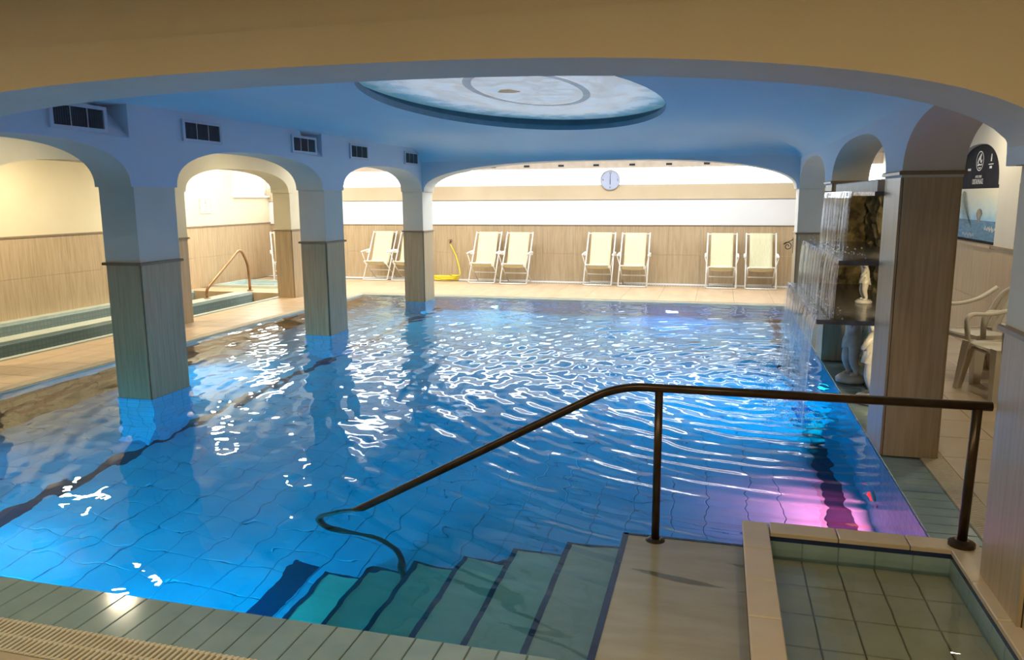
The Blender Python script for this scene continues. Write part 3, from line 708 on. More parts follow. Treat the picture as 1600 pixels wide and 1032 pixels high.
# ------------------------------------------------------------------ spa channels
sp = struct(MB().box(XWL, XS0+0.05, YF0, 12.6, -0.75, -0.62).build('floor_spa', M['celadon']), 'bottom of the spa channels')
def sbox(nm, b, mat, lab=None): return struct(MB().box(*b).build(nm, mat), lab)
mb = MB().box(XS0-0.04, XS0+0.05, YF0, 12.2, -0.7, 0.012); sbox_ = mb.build('trim_6', M['celadon_light']); struct(sbox_, 'pale tiled rim of the front spa channel')
struct(MB().box(-8.42, -8.12, YF0, 12.2, -0.7, 0.012).build('trim_7', M['celadon_light']), 'pale tiled divider between the two spa channels')
struct(MB().box(XWL, -9.35, YF0, 12.2, -0.7, 0.012).build('trim_8', M['celadon_light']), 'pale tiled ledge along the spa wall')
struct(MB().box(-8.12, -8.105, YF0, 12.2, -0.7, -0.03).box(-9.35, -9.335, YF0, 12.2, -0.7, -0.03).build('trim_9', mosaic('grey_green_mosaic', (0.24,0.31,0.30), (0.27,0.34,0.33), 0.06, (0.21,0.27,0.26))))
struct(MB().box(XWL, XS0+0.05, 12.2, 12.6, -0.7, 0.0).build('floor_spa_end', M['deck']))
for nm, (a, b), lab in (('a', (-8.105, XS0-0.04), 'dark green water in the front spa channel'), ('b', (-9.335, -8.42), 'green water in the spa channel along the cream wall')):
    o = MB().box(a, b, YF0, 12.2, -0.64, -0.20).build('spa_water', M['water_spa']); tag(o, lab, 'water', kind='stuff')
bs = empty('plunge_basin', (-8.4, 13.3, 0)); tag(bs, 'low rimmed basin beyond the copper handrail by the cream wall', 'basin')
MB().box(-0.95, 0.6, -0.5, -0.42, 0, 0.05).box(-0.95, 0.6, 0.42, 0.5, 0, 0.05).box(-0.95, -0.87, -0.42, 0.42, 0, 0.05).box(0.52, 0.6, -0.42, 0.42, 0, 0.05).build('rim', M['celadon_light'], bs)
MB().box(-0.87, 0.52, -0.42, 0.42, 0.0, 0.006).build('bottom', M['celadon'], bs)
# copper handrail on the divider
def arc(pts, r=0.12, n=6):
    pts = [Vector(p) for p in pts]; out = [pts[0]]
    for i in range(1, len(pts)-1):
        a, b, c = pts[i-1], pts[i], pts[i+1]; u = (a-b).normalized(); v = (c-b).normalized()
        d = min(r, (a-b).length*0.45, (c-b).length*0.45); p, q = b+u*d, b+v*d
        for k in range(n+1):
            t = k/n; out.append(p*(1-t)**2 + b*2*t*(1-t) + q*t*t)
    out.append(pts[-1]); return out
hr = empty('handrail', (-8.3, 11.8, 0)); tag(hr, 'slanted copper-brown handrail beside the spa channels', 'handrail')
MB().tube(arc([(-0.03,-0.6,0.01),(-0.03,-0.6,0.16),(0.0,0.38,0.80),(0.02,0.56,0.5),(0.02,0.58,0.01)], 0.14), 0.024, 10).build('tube', M['bronze_warm'], hr, True)
for p in ((-0.03,-0.6), (0.02,0.58)): MB().lathe([(0.055,0.012),(0.055,0.022),(0.03,0.03)], p[0], p[1], 14).build('foot_flange', M['bronze_warm'], hr)

# ------------------------------------------------------------------ front handrail
hr = empty('handrail', (-0.24, 3.62, 0)); tag(hr, 'dark bronze handrail sloping from the foot bath down into the pool', 'handrail')
def o_(p): return (p[0]+0.24, p[1]-3.62, p[2])
path = [(1.16,3.62,0.757), (-0.44,3.62,0.757), (-1.80,3.62,0.005), (-1.98,3.62,-0.09), (-2.10,3.63,-0.20), (-2.06,3.65,-0.36), (-1.92,3.66,-0.40), (-1.72,3.66,-0.40), (-1.60,3.63,-0.52), (-1.58,3.60,-0.82)]
MB().tube([o_(p) for p in arc(path, 0.13, 7)], 0.0205, 12).build('top_rail', M['bronze'], hr, True)
MB().tube([o_((-0.245,3.62,-0.03)), o_((-0.245,3.62,0.745))], 0.0195, 12).build('post', M['bronze'], hr, True)
MB().tube([o_((1.105,3.655,0.10)), o_((1.105,3.62,0.745))], 0.0205, 12).build('post', M['bronze'], hr, True)
MB().lathe([(0.05,-0.03),(0.05,-0.012),(0.03,0.0)], -0.005, 0, 16).build('foot_flange', M['bronze'], hr)
q = o_((1.105,3.655,0)); MB().lathe([(0.055,0.10),(0.055,0.118),(0.03,0.13)], q[0], q[1], 16).build('foot_flange', M['bronze'], hr)

# ------------------------------------------------------------------ deck chairs
def make_deck_chair():
    r = empty('deck_chair'); W2 = 0.265; tr = 0.0135
    for s in (-1, 1):
        MB().tube([(s*W2,0,0.012),(s*W2*0.985,0.60,0.985)], tr, 8).build('back_rail', M['white_frame'], r, True)
        MB().tube([(s*(W2-0.035),0.0,0.39),(s*(W2-0.035),0.52,0.015)], tr*0.85, 8).build('seat_rail', M['white_frame'], r, True)
        ar = MB().tube(arc([(s*(W2+0.020),0.0,0.59),(s*(W2+0.020),0.36,0.615)], 0.02), 0.017, 8).build('armrest', M['white_frame'], r, True)
        MB().bevbox(s*(W2+0.018)-0.022, s*(W2+0.018)+0.022, 0.26, 0.40, 0.555, 0.625, 0.01).build('armrest_joint', M['white_frame'], ar)
        MB().tube([(s*(W2+0.03),0.04,0.59),(s*(W2-0.03),0.10,0.34)], tr*0.6, 6).build('arm_strut', M['white_frame'], r, True)
    for nm, y, z, w_ in (('floor_bar', 0.01, 0.02, W2), ('top_bar', 0.585, 0.965, W2), ('seat_bar', 0.0, 0.40, W2-0.035), ('rear_floor_bar', 0.52, 0.03, W2-0.035), ('cross_bar', 0.27, 0.20, W2-0.035)):
        MB().tube([(-w_,y,z),(w_,y,z)], tr*0.9, 8).build(nm, M['white_frame'], r, True)
    # hanging canvas: from top bar down the back, sagging seat, up over the seat bar
    prof = [(0.585,0.985),(0.52,0.87),(0.45,0.73),(0.385,0.58),(0.33,0.45),(0.27,0.365),(0.20,0.325),(0.12,0.325),(0.05,0.355),(-0.005,0.412),(-0.014,0.39)]
    mb = MB(); hw = 0.20; nx = 8
    def pt(i, k):
        y, z = prof[k]; u = -1+2*i/nx
        sag = 0.02*(1-u*u)*math.sin(PI*k/(len(prof)-1))
        return (u*hw, y+sag*0.6, z-sag)
    for i in range(nx):
        for k in range(len(prof)-1): mb.quad(pt(i,k), pt(i+1,k), pt(i+1,k+1), pt(i,k+1))
    c = mb.build('canvas', M['canvas'], r, True); sm = c.modifiers.new('solid', 'SOLIDIFY'); sm.thickness = 0.004
    return r
proto = make_deck_chair()
chs = [(-6.78,14.52,'cream canvas deck chair leftmost in the row at the back wall'), (-6.15,14.52,'cream deck chair half hidden behind the farthest pool pillar'),
       (-4.47,14.42,'cream deck chair standing just right of the coiled yellow hose'), (-3.81,14.36,'cream deck chair on the right of the pair next to the yellow hose'),
       (-2.19,14.46,'left cream deck chair of the pair below the wall clock'), (-1.52,14.36,'right cream deck chair of the pair below the wall clock'),
       (0.07,14.40,'left cream deck chair of the pair nearest the waterfall'), (0.76,14.42,'rightmost cream deck chair in the row, beside the waterfall'),
       (-8.48,14.02,'deck chair in the spa corner mostly hidden by a cream pillar')]
for i, (x, y, lab) in enumerate(chs):
    o = proto if i == 0 else copy_tree(proto)
    o.location = (x, y, 0.0); tag(o, lab, 'deck chair', 'cream deck chairs along the back wall')
    if i == 8: o.rotation_euler.z = math.radians(35)

# ------------------------------------------------------------------ resin chairs
def make_resin_chair():
    r = empty('resin_chair')
    # local: faces -x, width along y
    mb = MB(); nx, ny = 6, 6
    def sp_(i, j):
        x = -0.24+0.46*i/nx; y = -0.235+0.47*j/ny
        return (x, y, 0.43-0.02*(i/nx)-0.012*(1-(2*j/ny-1)**2)-(0.025 if i == 0 else 0))
    for i in range(nx):
        for j in range(ny): mb.quad(sp_(i,j), sp_(i+1,j), sp_(i+1,j+1), sp_(i,j+1))
    s = mb.build('seat', M['plastic_white'], r, True); s.modifiers.new('solid', 'SOLIDIFY').thickness = 0.022
    # backrest: curved slats under a rounded top rail
    def bp(v, t):   # v -1..1 across, t 0..1 up
        return Vector((0.20+0.14*t-0.05*(1-v*v)*0 + 0.05*(1-v*v), v*(0.215-0.05*t*t), 0.42+0.40*t*(1-0.10*v*v)))
    mb = MB()
    ring = [bp(-1,0.0), bp(-1,0.35), bp(-1,0.7), bp(-0.92,0.9), bp(-0.6,1.0), bp(0,1.04), bp(0.6,1.0), bp(0.92,0.9), bp(1,0.7), bp(1,0.35), bp(1,0)]
    b = MB().tube(arc(ring, 0.06, 4), 0.024, 8).build('backrest_frame', M['plastic_white'], r, True)
    for k in range(7):
        v = -0.75+0.25*k
        MB().bar(bp(v,0.02), bp(v,0.97), 0.044, 0.012, (1,0,0)).build('back_slat', M['plastic_white'], r)
    for s in (-1, 1):
        # front leg: wide folded plate rising to the arm
        leg = MB(); xs = -0.25
        leg.poly([(xs-0.03,s*0.285,0),(xs+0.04,s*0.285,0),(xs+0.11,s*0.245,0.38),(xs+0.11,s*0.245,0.43),(xs-0.005,s*0.245,0.43)])
        leg.poly([(xs-0.03,s*0.285,0),(xs-0.005,s*0.245,0.43),(xs+0.0,s*0.15,0.43),(xs-0.03,s*0.235,0)])
        o = leg.build('leg', M['plastic_white'], r); o.modifiers.new('solid', 'SOLIDIFY').thickness = 0.014
        leg = MB(); xs = 0.24
        leg.poly([(xs+0.04,s*0.27,0),(xs+0.10,s*0.27,0),(xs+0.0,s*0.235,0.42),(xs-0.07,s*0.235,0.40)])
        leg.poly([(xs+0.10,s*0.27,0),(xs+0.0,s*0.235,0.42),(xs+0.0,s*0.15,0.42),(xs+0.10,s*0.22,0)])
        o = leg.build('leg', M['plastic_white'], r); o.modifiers.new('solid', 'SOLIDIFY').thickness = 0.014
        # arched apron under the seat side
        ap = MB(); n = 10
        for i in range(n):
            def q(t): x = -0.20+0.42*t; return x, 0.40-0.13*(abs(2*t-1)**3)
            (xa, za), (xb, zb) = q(i/n), q((i+1)/n)
            ap.quad((xa,s*0.245,za),(xb,s*0.245,zb),(xb,s*0.240,0.425),(xa,s*0.240,0.425))
        ap.build('side_apron', M['plastic_white'], r).modifiers.new('solid', 'SOLIDIFY').thickness = 0.012
        # arm: post then sweeping rest up to the back
        am = MB().sweep(arc([(-0.20,s*0.255,0.41),(-0.225,s*0.275,0.650),(0.00,s*0.285,0.640),(0.18,s*0.26,0.69),(0.30,s*0.20,0.80)], 0.09, 6), (0,1,0), 0.055, 0.030)
        am.build('armrest', M['plastic_white'], r, True)
    fr_ = MB()
    for i in range(10):
        def q(t): y = -0.23+0.46*t; return y, 0.41-0.11*(abs(2*t-1)**3)
        (ya, za), (yb, zb) = q(i/10), q((i+1)/10)
        fr_.quad((-0.245,ya,za),(-0.245,yb,zb),(-0.24,yb,0.42),(-0.24,ya,0.42))
    fr_.build('front_apron', M['plastic_white'], r).modifiers.new('solid', 'SOLIDIFY').thickness = 0.012
    return r
rc = make_resin_chair(); rc.location = (2.36, 7.83, 0); rc.rotation_euler.z = math.radians(24)
tag(rc, 'white resin armchair against the right wall, the farther of two', 'chair', 'white resin armchairs')
r2 = copy_tree(rc); r2.location = (2.36, 7.10, 0); r2.rotation_euler.z = math.radians(14)
tag(r2, 'white resin armchair half hidden by the corner pillar, the nearer of two', 'chair', 'white resin armchairs')

# ------------------------------------------------------------------ fountain
FY0, FY1 = 5.74, 8.25
def rough_slab(nm, x0, x1, y0, y1, z, th, lab):
    mb = MB(); n = 24; rnd = random.Random(int(z*100)); edge = []
    for i in range(n+1): edge.append((x0+rnd.uniform(-0.012,0.012), y0+(y1-y0)*i/n))
    poly = [(x1,y1)] + [(x1,y0)] + edge
    mb.poly([(a,b,z) for a,b in poly]); mb.poly([(a,b,z-th) for a,b in reversed(poly)])
    for i in range(len(poly)):
        a, b = poly[i], poly[(i+1) % len(poly)]
        mb.quad((*a,z-th),(*b,z-th),(*b,z),(*a,z))
    o = mb.build(nm, M['slate'], FNT); return o
FNT = empty('fountain', (0,0,0)); tag(FNT, 'waterfall fountain of dark slate shelves between two wood-panelled pillars', 'fountain')
rough_slab('shelf', 0.70, 1.46, FY0+0.02, FY1-0.02, 0.79, 0.032, '')
rough_slab('shelf', 0.82, 1.46, FY0+0.0, FY1-0.02, 1.21, 0.032, '')
rough_slab('shelf', 1.00, 1.46, FY0-0.02, FY1-0.0, 1.68, 0.028, '')
MB().bevbox(1.03, 1.13, 5.78, 7.75, 1.68, 1.762, 0.008).build('stone_bar', M['stone_bar'], FNT)
# rock back wall
mb = MB(); ny, nz = 40, 28; rr = random.Random(3)
G = [[(1.44+rr.uniform(-0.09,0.03)*(0 if i in (0,ny) else 1), FY0-0.03+(FY1-FY0+0.06)*i/ny, -0.02+1.72*j/nz) for j in range(nz+1)] for i in range(ny+1)]
for i in range(ny):
    for j in range(nz): mb.quad(G[i][j], G[i+1][j], G[i+1][j+1], G[i][j+1])
mb.build('rock_wall', M['rock'], FNT)
mb = MB(); G = [[(0.99+0.46*i/12, 8.255-(0 if i in (0,12) and j in (0,24) else rr.uniform(0.0,0.07)), 0.78+0.92*j/24) for j in range(25)] for i in range(13)]
for i in range(12):
    for j in range(24): mb.quad(G[i][j], G[i+1][j], G[i+1][j+1], G[i][j+1])
mb.build('rock_cladding', M['rock'], FNT)
MB().box(1.46, 1.52, FY0-0.03, FY1+0.03, -0.02, 1.70).build('back_panel', M['wood_dark'], FNT)
# figures holding up the shelves
def skin_figure(name, J, E, R, mat, parent, root=0):
    me = bpy.data.meshes.new(name); me.from_pydata(J, E, []); o = obj(name, me, parent); me.materials.append(mat)
    sk = o.modifiers.new('skin', 'SKIN'); sk.use_smooth_shade = True
    for i, rr_ in enumerate(R): me.skin_vertices[0].data[i].radius = (rr_, rr_)
    me.skin_vertices[0].data[root].use_root = True
    ss = o.modifiers.new('sub', 'SUBSURF'); ss.levels = 2; ss.render_levels = 2
    return o
def putto(x, y, z, h, lab, ph=0.0, raised=True):
    r = empty('statue', (x, y, z), ph); tag(r, lab, 'statue', 'marble figures under the fountain shelves'); k = h/0.76
    S = lambda p: (p[0]*k, p[1]*k, p[2]*k)
    J = [(0,0,.36),(0.0,0,.46),(0.005,0,.545),(0,0,.585),(0.0,0,.63),(-0.005,0,.685),
         (-.015,.085,.56),(-.04,.135,.62),(-.02,.11,.735),
         (-.015,-.085,.56),(-.05,-.125,.50),(-.085,-.07,.44),
         (0,.05,.34),(-.03,.055,.20),(0.01,.055,.075),(-.05,.06,.06),
         (0,-.05,.34),(-.012,-.05,.20),(.03,-.05,.075),(-.03,-.055,.06)]
    E = [(0,1),(1,2),(2,3),(3,4),(4,5),(2,6),(6,7),(7,8),(2,9),(9,10),(10,11),(0,12),(12,13),(13,14),(14,15),(0,16),(16,17),(17,18),(18,19)]
    R = [.078,.068,.074,.034,.052,.042,.033,.026,.020,.033,.026,.020,.058,.042,.027,.018,.058,.042,.027,.018]
    b = skin_figure('body', [S(p) for p in J], E, [q*k for q in R], M['marble'], r)
    # plinth and a gathered cloth round the hips
    pr_ = [(0.125*k,0),(0.13*k,0.03*k),(0.11*k,0.05*k),(0.095*k,0.062*k)]
    MB().lathe(pr_, 0, 0, 22).build('plinth', M['marble'], r, True)
    mb = MB(); n = 36
    for t in range(6):
        for i in range(n): pass
    def cl(i, t):
        a = 2*PI*i/n; rad = (0.088+0.012*t/5 + 0.008*math.sin(7*a+t))*k
        return (rad*math.cos(a)*0.85, rad*math.sin(a)*1.05, (0.40-0.020*t-0.03*math.sin(a+0.6))*k)
    for i in range(n):
        for t in range(5): mb.quad(cl(i,t), cl((i+1)%n,t), cl((i+1)%n,t+1), cl(i,t+1))
    mb.build('drapery', M['marble'], r, True)
    hb = MB()
    for j in range(26):
        a = random.uniform(0,2*PI); e = random.uniform(0.1,1.3); rr_ = 0.050*k
        c = (0.012*k+rr_*math.cos(a)*math.cos(e)*0.9, rr_*math.sin(a)*math.cos(e)*0.9, 0.665*k+rr_*math.sin(e)*0.9); q = 0.016*k
        hb.lathe([(0.3*q,c[2]-q),(q,c[2]-0.3*q),(q,c[2]+0.3*q),(0.3*q,c[2]+q)], c[0], c[1], 6)
    hb.build('curly_hair', M['marble'], r, True)
    return r
putto(1.20, 7.35, 0.0, 0.76, 'small marble figure on a plinth under the lowest fountain shelf, the farther one', 0.3)
putto(1.24, 6.62, 0.0, 0.76, 'small marble figure beside the tall pillar under the lowest fountain shelf', -0.2)
putto(1.16, 6.75, 0.79, 0.385, 'little marble figure standing on the lowest fountain shelf', 0.1)
struct(MB().box(1.30, 1.5, FY0-0.03, FY1+0.03, -0.2, 0.005).build('trim_10', M['celadon']))
for k, (z, lab) in enumerate(((0.70,'under the lowest shelf'), (1.13,'under the middle shelf'), (1.60,'under the top shelf'))):
    r_ = empty('fountain_lamp', (1.30, FY0+0.01, z)); tag(r_, 'small warm spotlight of the fountain %s' % lab, 'lamp', 'fountain spotlights')
    q_ = MB().lathe([(0.022,0),(0.024,0.03),(0.018,0.035)], 0, 0, 12).build('housing', M['iron'], r_, True); q_.rotation_euler = (-PI/2,0,0)
    q_ = MB().lathe([(0.017,0.034),(0.010,0.037)], 0, 0, 12).build('lens', emit('spot_lens', (1,0.8,0.45), 6), r_); q_.rotation_euler = (-PI/2,0,0)
    area_light('fountain_lamp_light', (1.30, FY0+0.06, z), (1.36, FY0+1.2, z-0.12), 0.03, 7, (1,0.80,0.48), spread=math.radians(150))
# falling water: many thin ribbons thrown over the shelf lip
def fall(nm, xe, z0, z1, y0, y1, throw, count, lab, seed):
    rnd = random.Random(seed); mb = MB()
    for i in range(count):
        u = rnd.random()**1.1; y = y1-(y1-y0)*u
        wd = (rnd.uniform(0.0015, 0.006) if rnd.random() < 0.8 else rnd.uniform(0.01,0.022))*(1.2-0.5*u); v = throw*rnd.uniform(0.6,1.15); n = 9
        off = rnd.uniform(-0.012,0.012); dz = rnd.uniform(0,0.02); sw = rnd.uniform(-0.02,0.02)
        endk = n if rnd.random() < 0.8 else rnd.randint(4, n)
        for k in range(endk):
            ta, tb = k/n, (k+1)/n
            def P(t, s):
                return (xe+off-v*t**0.5*(1 if t > 0 else 0)*0.9, y+s*wd*(1-0.35*t)+sw*t, z0+0.008-dz*t-(z0-z1)*t)
            mb.quad(P(ta,-1), P(ta,1), P(tb,1), P(tb,-1))
    o = mb.build(nm, M['fall']); tag(o, lab, 'water', kind='stuff'); return o
fall('falling_water', 1.00, 1.68, 1.215, FY0+0.95, FY1-0.03, 0.03, 420, 'sheet of water falling from the top shelf of the fountain', 1)
fall('falling_water', 0.82, 1.21, 0.80, FY0+0.02, FY1-0.03, 0.035, 560, 'sheet of water falling from the middle shelf of the fountain', 2)
fall('falling_water', 0.70, 0.79, ZW, FY0+0.02, FY1-0.03, 0.06, 620, 'sheet of water falling from the lowest shelf into the pool', 3)
mb = MB(); rnd = random.Random(11)
for i in range(900):
    y = rnd.uniform(FY0, FY1); lv = rnd.random()
    if lv < 0.7: x = 0.58+rnd.gauss(0,0.13); z = ZW+abs(rnd.gauss(0,0.06))
    elif lv < 0.85: x = rnd.uniform(0.62,0.9); z = 0.80+abs(rnd.gauss(0,0.03))
    else: x = rnd.uniform(0.75,1.0); z = 1.22+abs(rnd.gauss(0,0.03))
    q = rnd.uniform(0.003,0.008)
    mb.lathe([(0.2*q,z-q),(q,z),(0.2*q,z+q)], x, y, 5)
o = mb.build('water_spray', M['fall']); tag(o, 'white droplets splashing around the fountain shelves', 'water', kind='stuff')

# ------------------------------------------------------------------ pool water with ripples
NXW, NYW = 300, 430
xs = np.linspace(PX0-0.0, 1.30, NXW); ys = np.linspace(2.24, PY1+0.05, NYW)
X, Y = np.meshgrid(xs, ys, indexing='ij'); Zw = np.zeros_like(X)
rng = np.random.default_rng(5)
for k in range(22):        # rings spreading from the fall
    sx_, sy_ = 0.60+rng.uniform(-0.08,0.08), rng.uniform(5.9, 8.1); lam = rng.uniform(0.08,0.26); ph = rng.uniform(0,2*PI)
    d = np.hypot(X-sx_, Y-sy_)+0.05
    Zw += 0.0019*(lam/0.2)*np.exp(-d/4.5)*np.sin(2*PI*d/lam+ph)*(0.6+0.4*np.sin(0.9*X+1.3*Y+k))
for k in range(26):        # background chop
    a = rng.normal(-2.3, 0.7); lam = rng.uniform(0.14,0.55); ph = rng.uniform(0,2*PI)
    env = 0.35+0.65*np.clip((Y-3.2)/4.0, 0, 1)
    Zw += 0.0006*(lam/0.25)*env*np.sin(2*PI*((X)*math.cos(a)+(Y)*math.sin(a))/lam+ph)
dfall = np.hypot((X-0.6)/0.55, np.clip(np.abs(Y-7.0)-1.2, 0, None)/0.5)
rn_ = rng.normal(0, 1, X.shape)
for _ in range(3): rn_ = (rn_+np.roll(rn_,1,0)+np.roll(rn_,-1,0)+np.roll(rn_,1,1)+np.roll(rn_,-1,1))/5
Zw += 0.010*np.exp(-dfall**2)*rn_
edge = np.minimum.reduce([X-xs[0], xs[-1]-X, Y-ys[0], ys[-1]-Y]); band = np.clip((Y-2.3)/0.5, 0.12, 1)*np.clip((1.2-X)/0.3, 0.15, 1)
Zw = Zw*np.clip(edge/0.1, 0, 1)*band+ZW
nv = NXW*NYW
verts = np.stack([X.ravel(), Y.ravel(), Zw.ravel()], 1)
i, j = np.meshgrid(np.arange(NXW-1), np.arange(NYW-1), indexing='ij'); a = (i*NYW+j).ravel()
faces = np.stack([a, a+NYW, a+NYW+1, a+1], 1).tolist()
ring = [k*NYW for k in range(NXW)] + [(NXW-1)*NYW+k for k in range(1, NYW)] + [k*NYW+NYW-1 for k in range(NXW-2, -1, -1)] + [k for k in range(NYW-2, 0, -1)]
vb = [(x0_, y0_, PD-0.05) for (x0_, y0_) in [(verts[r][0], verts[r][1]) for r in ring]]
vl = verts.tolist()+vb; m_ = len(ring)
for k in range(m_):
    k2 = (k+1) % m_; faces.append([ring[k], nv+k, nv+k2, ring[k2]])
faces.append([nv+k for k in reversed(range(m_))])
me = bpy.data.meshes.new('pool_water'); me.from_pydata(vl, [], faces); me.materials.append(M['water']); me.update()
sm_ = [True]*((NXW-1)*(NYW-1))+[False]*(m_+1); me.polygons.foreach_set('use_smooth', sm_)
pw = obj('pool_water', me); tag(pw, 'rippling blue water filling the indoor pool', 'water', kind='stuff')

# ------------------------------------------------------------------ underwater lamps
def pool_lamp(p, nrm, col, power, lab, strength=8):
    r = empty('pool_lamp', p); tag(r, lab, 'lamp', 'underwater pool lamps'); n = Vector(nrm)
    r.rotation_euler = n.to_track_quat('Z', 'Y').to_euler()
    MB().lathe([(0.085,-0.005),(0.088,0.012),(0.07,0.020),(0.062,0.016)], 0, 0, 24).build('bezel', M['chrome'], r, True)
    mt = emit('lamp_lens', col, strength); MB().lathe([(0.062,0.014),(0.045,0.022),(0.01,0.025)], 0, 0, 20).build('lens', mt, r, True)
    area_light('pool_lamp_glow', Vector(p)+n*0.04, Vector(p)+n*1.0+Vector((0,0,-0.35)), 0.12, power, col, spread=math.radians(150))
BLUE = (0.02, 0.62, 0.95); CYAN = (0.06, 0.72, 0.95)
pool_lamp((-4.25, PY0, -0.75), (0,1,0), CYAN, 46, 'blue underwater lamp in the near pool wall at far left')
pool_lamp((-2.6, PY0, -0.75), (0,1,0), BLUE, 34, 'blue underwater lamp in the near pool wall left of the steps')
pool_lamp((PX1, 5.27, -0.80), (-1,0,0), (1.0,0.010,0.014), 470, 'red underwater lamp in the right pool wall by the tall pillar', 5)
pool_lamp((PX1, 7.8, -0.60), (-1,0,0), BLUE, 75, 'blue underwater lamp in the right pool wall below the fountain')
pool_lamp((-0.67, PY1, -0.85), (0,-1,0), (0.75,0.40,1.0), 30, 'violet underwater lamp in the far pool wall below the deck chairs', 14)
pool_lamp((-3.6, PY1, -0.85), (0,-1,0), CYAN, 40, 'blue underwater lamp in the far pool wall behind the farthest pillar')
pool_lamp((PX0, 7.1, -0.75), (1,0,0), CYAN, 38, 'blue underwater lamp in the left pool wall between the pillars')
pool_lamp((PX0, 4.2, -0.75), (1,0,0), BLUE, 10, 'blue underwater lamp in the left pool wall at the near end')

# ------------------------------------------------------------------ ceiling lamps
def ceil_lamp(p, col, power, lab, r_=0.13, spread=PI, size=None):
    r = empty('ceiling_lamp', p); tag(r, lab, 'lamp', 'round ceiling lamps')
    MB().lathe([(r_+0.02,0.0),(r_+0.02,-0.018),(r_,-0.022)], 0, 0, 24).build('rim', M['white_frame'], r, True)
    MB().lathe([(r_,-0.012),(r_*0.98,-0.024),(r_*0.3,-0.026)], 0, 0, 24).build('diffuser', emit('lamp_glass', col, 10), r, True)
    area_light('ceiling_lamp_light', (p[0], p[1], p[2]-0.035), (p[0], p[1], 0), size or r_*1.9, power, col, spread=spread)
WARM = (1.0, 0.86, 0.60)
for (x, y) in ((-6.0, 6.3), (-6.0, 9.8)):
    ceil_lamp((x, y, ZC), WARM, 20, 'warm ceiling lamp over the walkway at %s' % ('the near bay' if y < 8 else 'the far bay'))
for (x, y, n_) in ((-8.4, 5.2, 'nearest'), (-8.4, 8.4, 'middle'), (-8.4, 11.6, 'farthest')):
    ceil_lamp((x, y, ZC), WARM, 66, 'warm ceiling lamp over the spa channels, the %s of three' % n_)
for (x, n_) in ((-4.6, 'leftmost'), (-2.7, 'second from left'), (-0.8, 'third from left'), (0.9, 'rightmost')):
    ceil_lamp((x, 1.0, 2.75), (1.0,0.83,0.50), 27, 'warm ceiling lamp in front of the tan beam, %s of four' % n_, r_=0.09)
ceil_lamp((2.1, 8.8, 2.6), (1.0,0.88,0.68), 18, 'ceiling lamp beside the arched sea poster')
ceil_lamp((2.15, 6.3, 2.6), (1.0,0.86,0.62), 20, 'ceiling lamp over the two resin chairs')

# ------------------------------------------------------------------ vents
for i, (y0, y1) in enumerate(((4.56,5.03), (5.96,6.45), (7.76,8.23), (9.15,9.61), (10.92,11.39))):
    r = empty('air_vent', (XL1, (y0+y1)/2, 2.255)); hy = (y1-y0)/2
    tag(r, ['black slatted air vent above the leftmost arch, nearest the camera', 'black air vent above the left side of the arch over the copper handrail', 'black air vent above the middle pool pillar',
            'black air vent above the left side of the farthest small arch', 'black air vent above the farthest pool pillar'][i], 'vent', 'air vents over the left arcade')
    MB().box(0, 0.006, -hy, hy, -0.07, 0.07).build('backing', M['vent_black'], r)
    f = MB().box(0, 0.022, -hy-0.03, -hy, -0.095, 0.095).box(0, 0.022, hy, hy+0.03, -0.095, 0.095).box(0, 0.022, -hy, hy, 0.07, 0.095).box(0, 0.022, -hy, hy, -0.095, -0.07)
    f.build('frame', M['vent_frame'], r)
    s = MB(); n = 22
    for k in range(n):
        y = -hy+(k+.5)*2*hy/n; s.quad((0.006,y-0.004,-0.07),(0.016,y+0.003,-0.07),(0.016,y+0.003,0.07),(0.006,y-0.004,0.07))
    s.build('slats', M['vent_slat'], r)['kind'] = 'stuff'
    for k in (-1, 1): MB().box(0.008, 0.018, k*hy/3-0.003, k*hy/3+0.003, -0.07, 0.07).build('brace', M['chrome'], r)

# ------------------------------------------------------------------ text helper
def text_mesh(name, s, size, mat, parent, mtx, extrude=0.0008, shear=0.0, sx=1.0):
    cu = bpy.data.curves.new(name, 'FONT'); cu.body = s; cu.size = size; cu.extrude = extrude; cu.align_x = 'CENTER'; cu.align_y = 'CENTER'; cu.shear = shear; cu.resolution_u = 3
    o = bpy.data.objects.new(name, cu); COL.objects.link(o)
    dg = bpy.context.evaluated_depsgraph_get(); me = bpy.data.meshes.new_from_object(o.evaluated_get(dg))
    bpy.data.objects.remove(o); bpy.data.curves.remove(cu)
    me.transform(Matrix.Diagonal((sx,1,1,1))); me.materials.clear(); me.materials.append(mat)
    q = obj(name, me, parent); q.matrix_local = mtx; return q
# ------------------------------------------------------------------ wall clock
ck = empty('wall_clock', (-2.06, YB-0.04, 1.985)); tag(ck, 'round white wall clock above the tan band of the back wall', 'clock')
RY = Matrix.Rotation(PI/2, 4, 'X')
def disc(mb, r0, r1, y, n=40):
    for i in range(n):
        a, b = 2*PI*i/n, 2*PI*(i+1)/n
        mb.quad((r0*math.cos(a),y,r0*math.sin(a)),(r0*math.cos(b),y,r0*math.sin(b)),(r1*math.cos(b),y,r1*math.sin(b)),(r1*math.cos(a),y,r1*math.sin(a)))
mb = MB(); mb.lathe([(0.19,0.0),(0.195,0.04),(0.185,0.055),(0.178,0.05),(0.172,0.03)], 0, 0, 48); c = mb.build('case', M['chrome'], ck, True); c.rotation_euler = (PI/2,0,0)
mb = MB(); mb.lathe([(0.178,0.030),(0.178,0.034)], 0, 0, 48); d_ = mb.build('dial', M['clock_face'], ck); d_.rotation_euler = (PI/2,0,0)
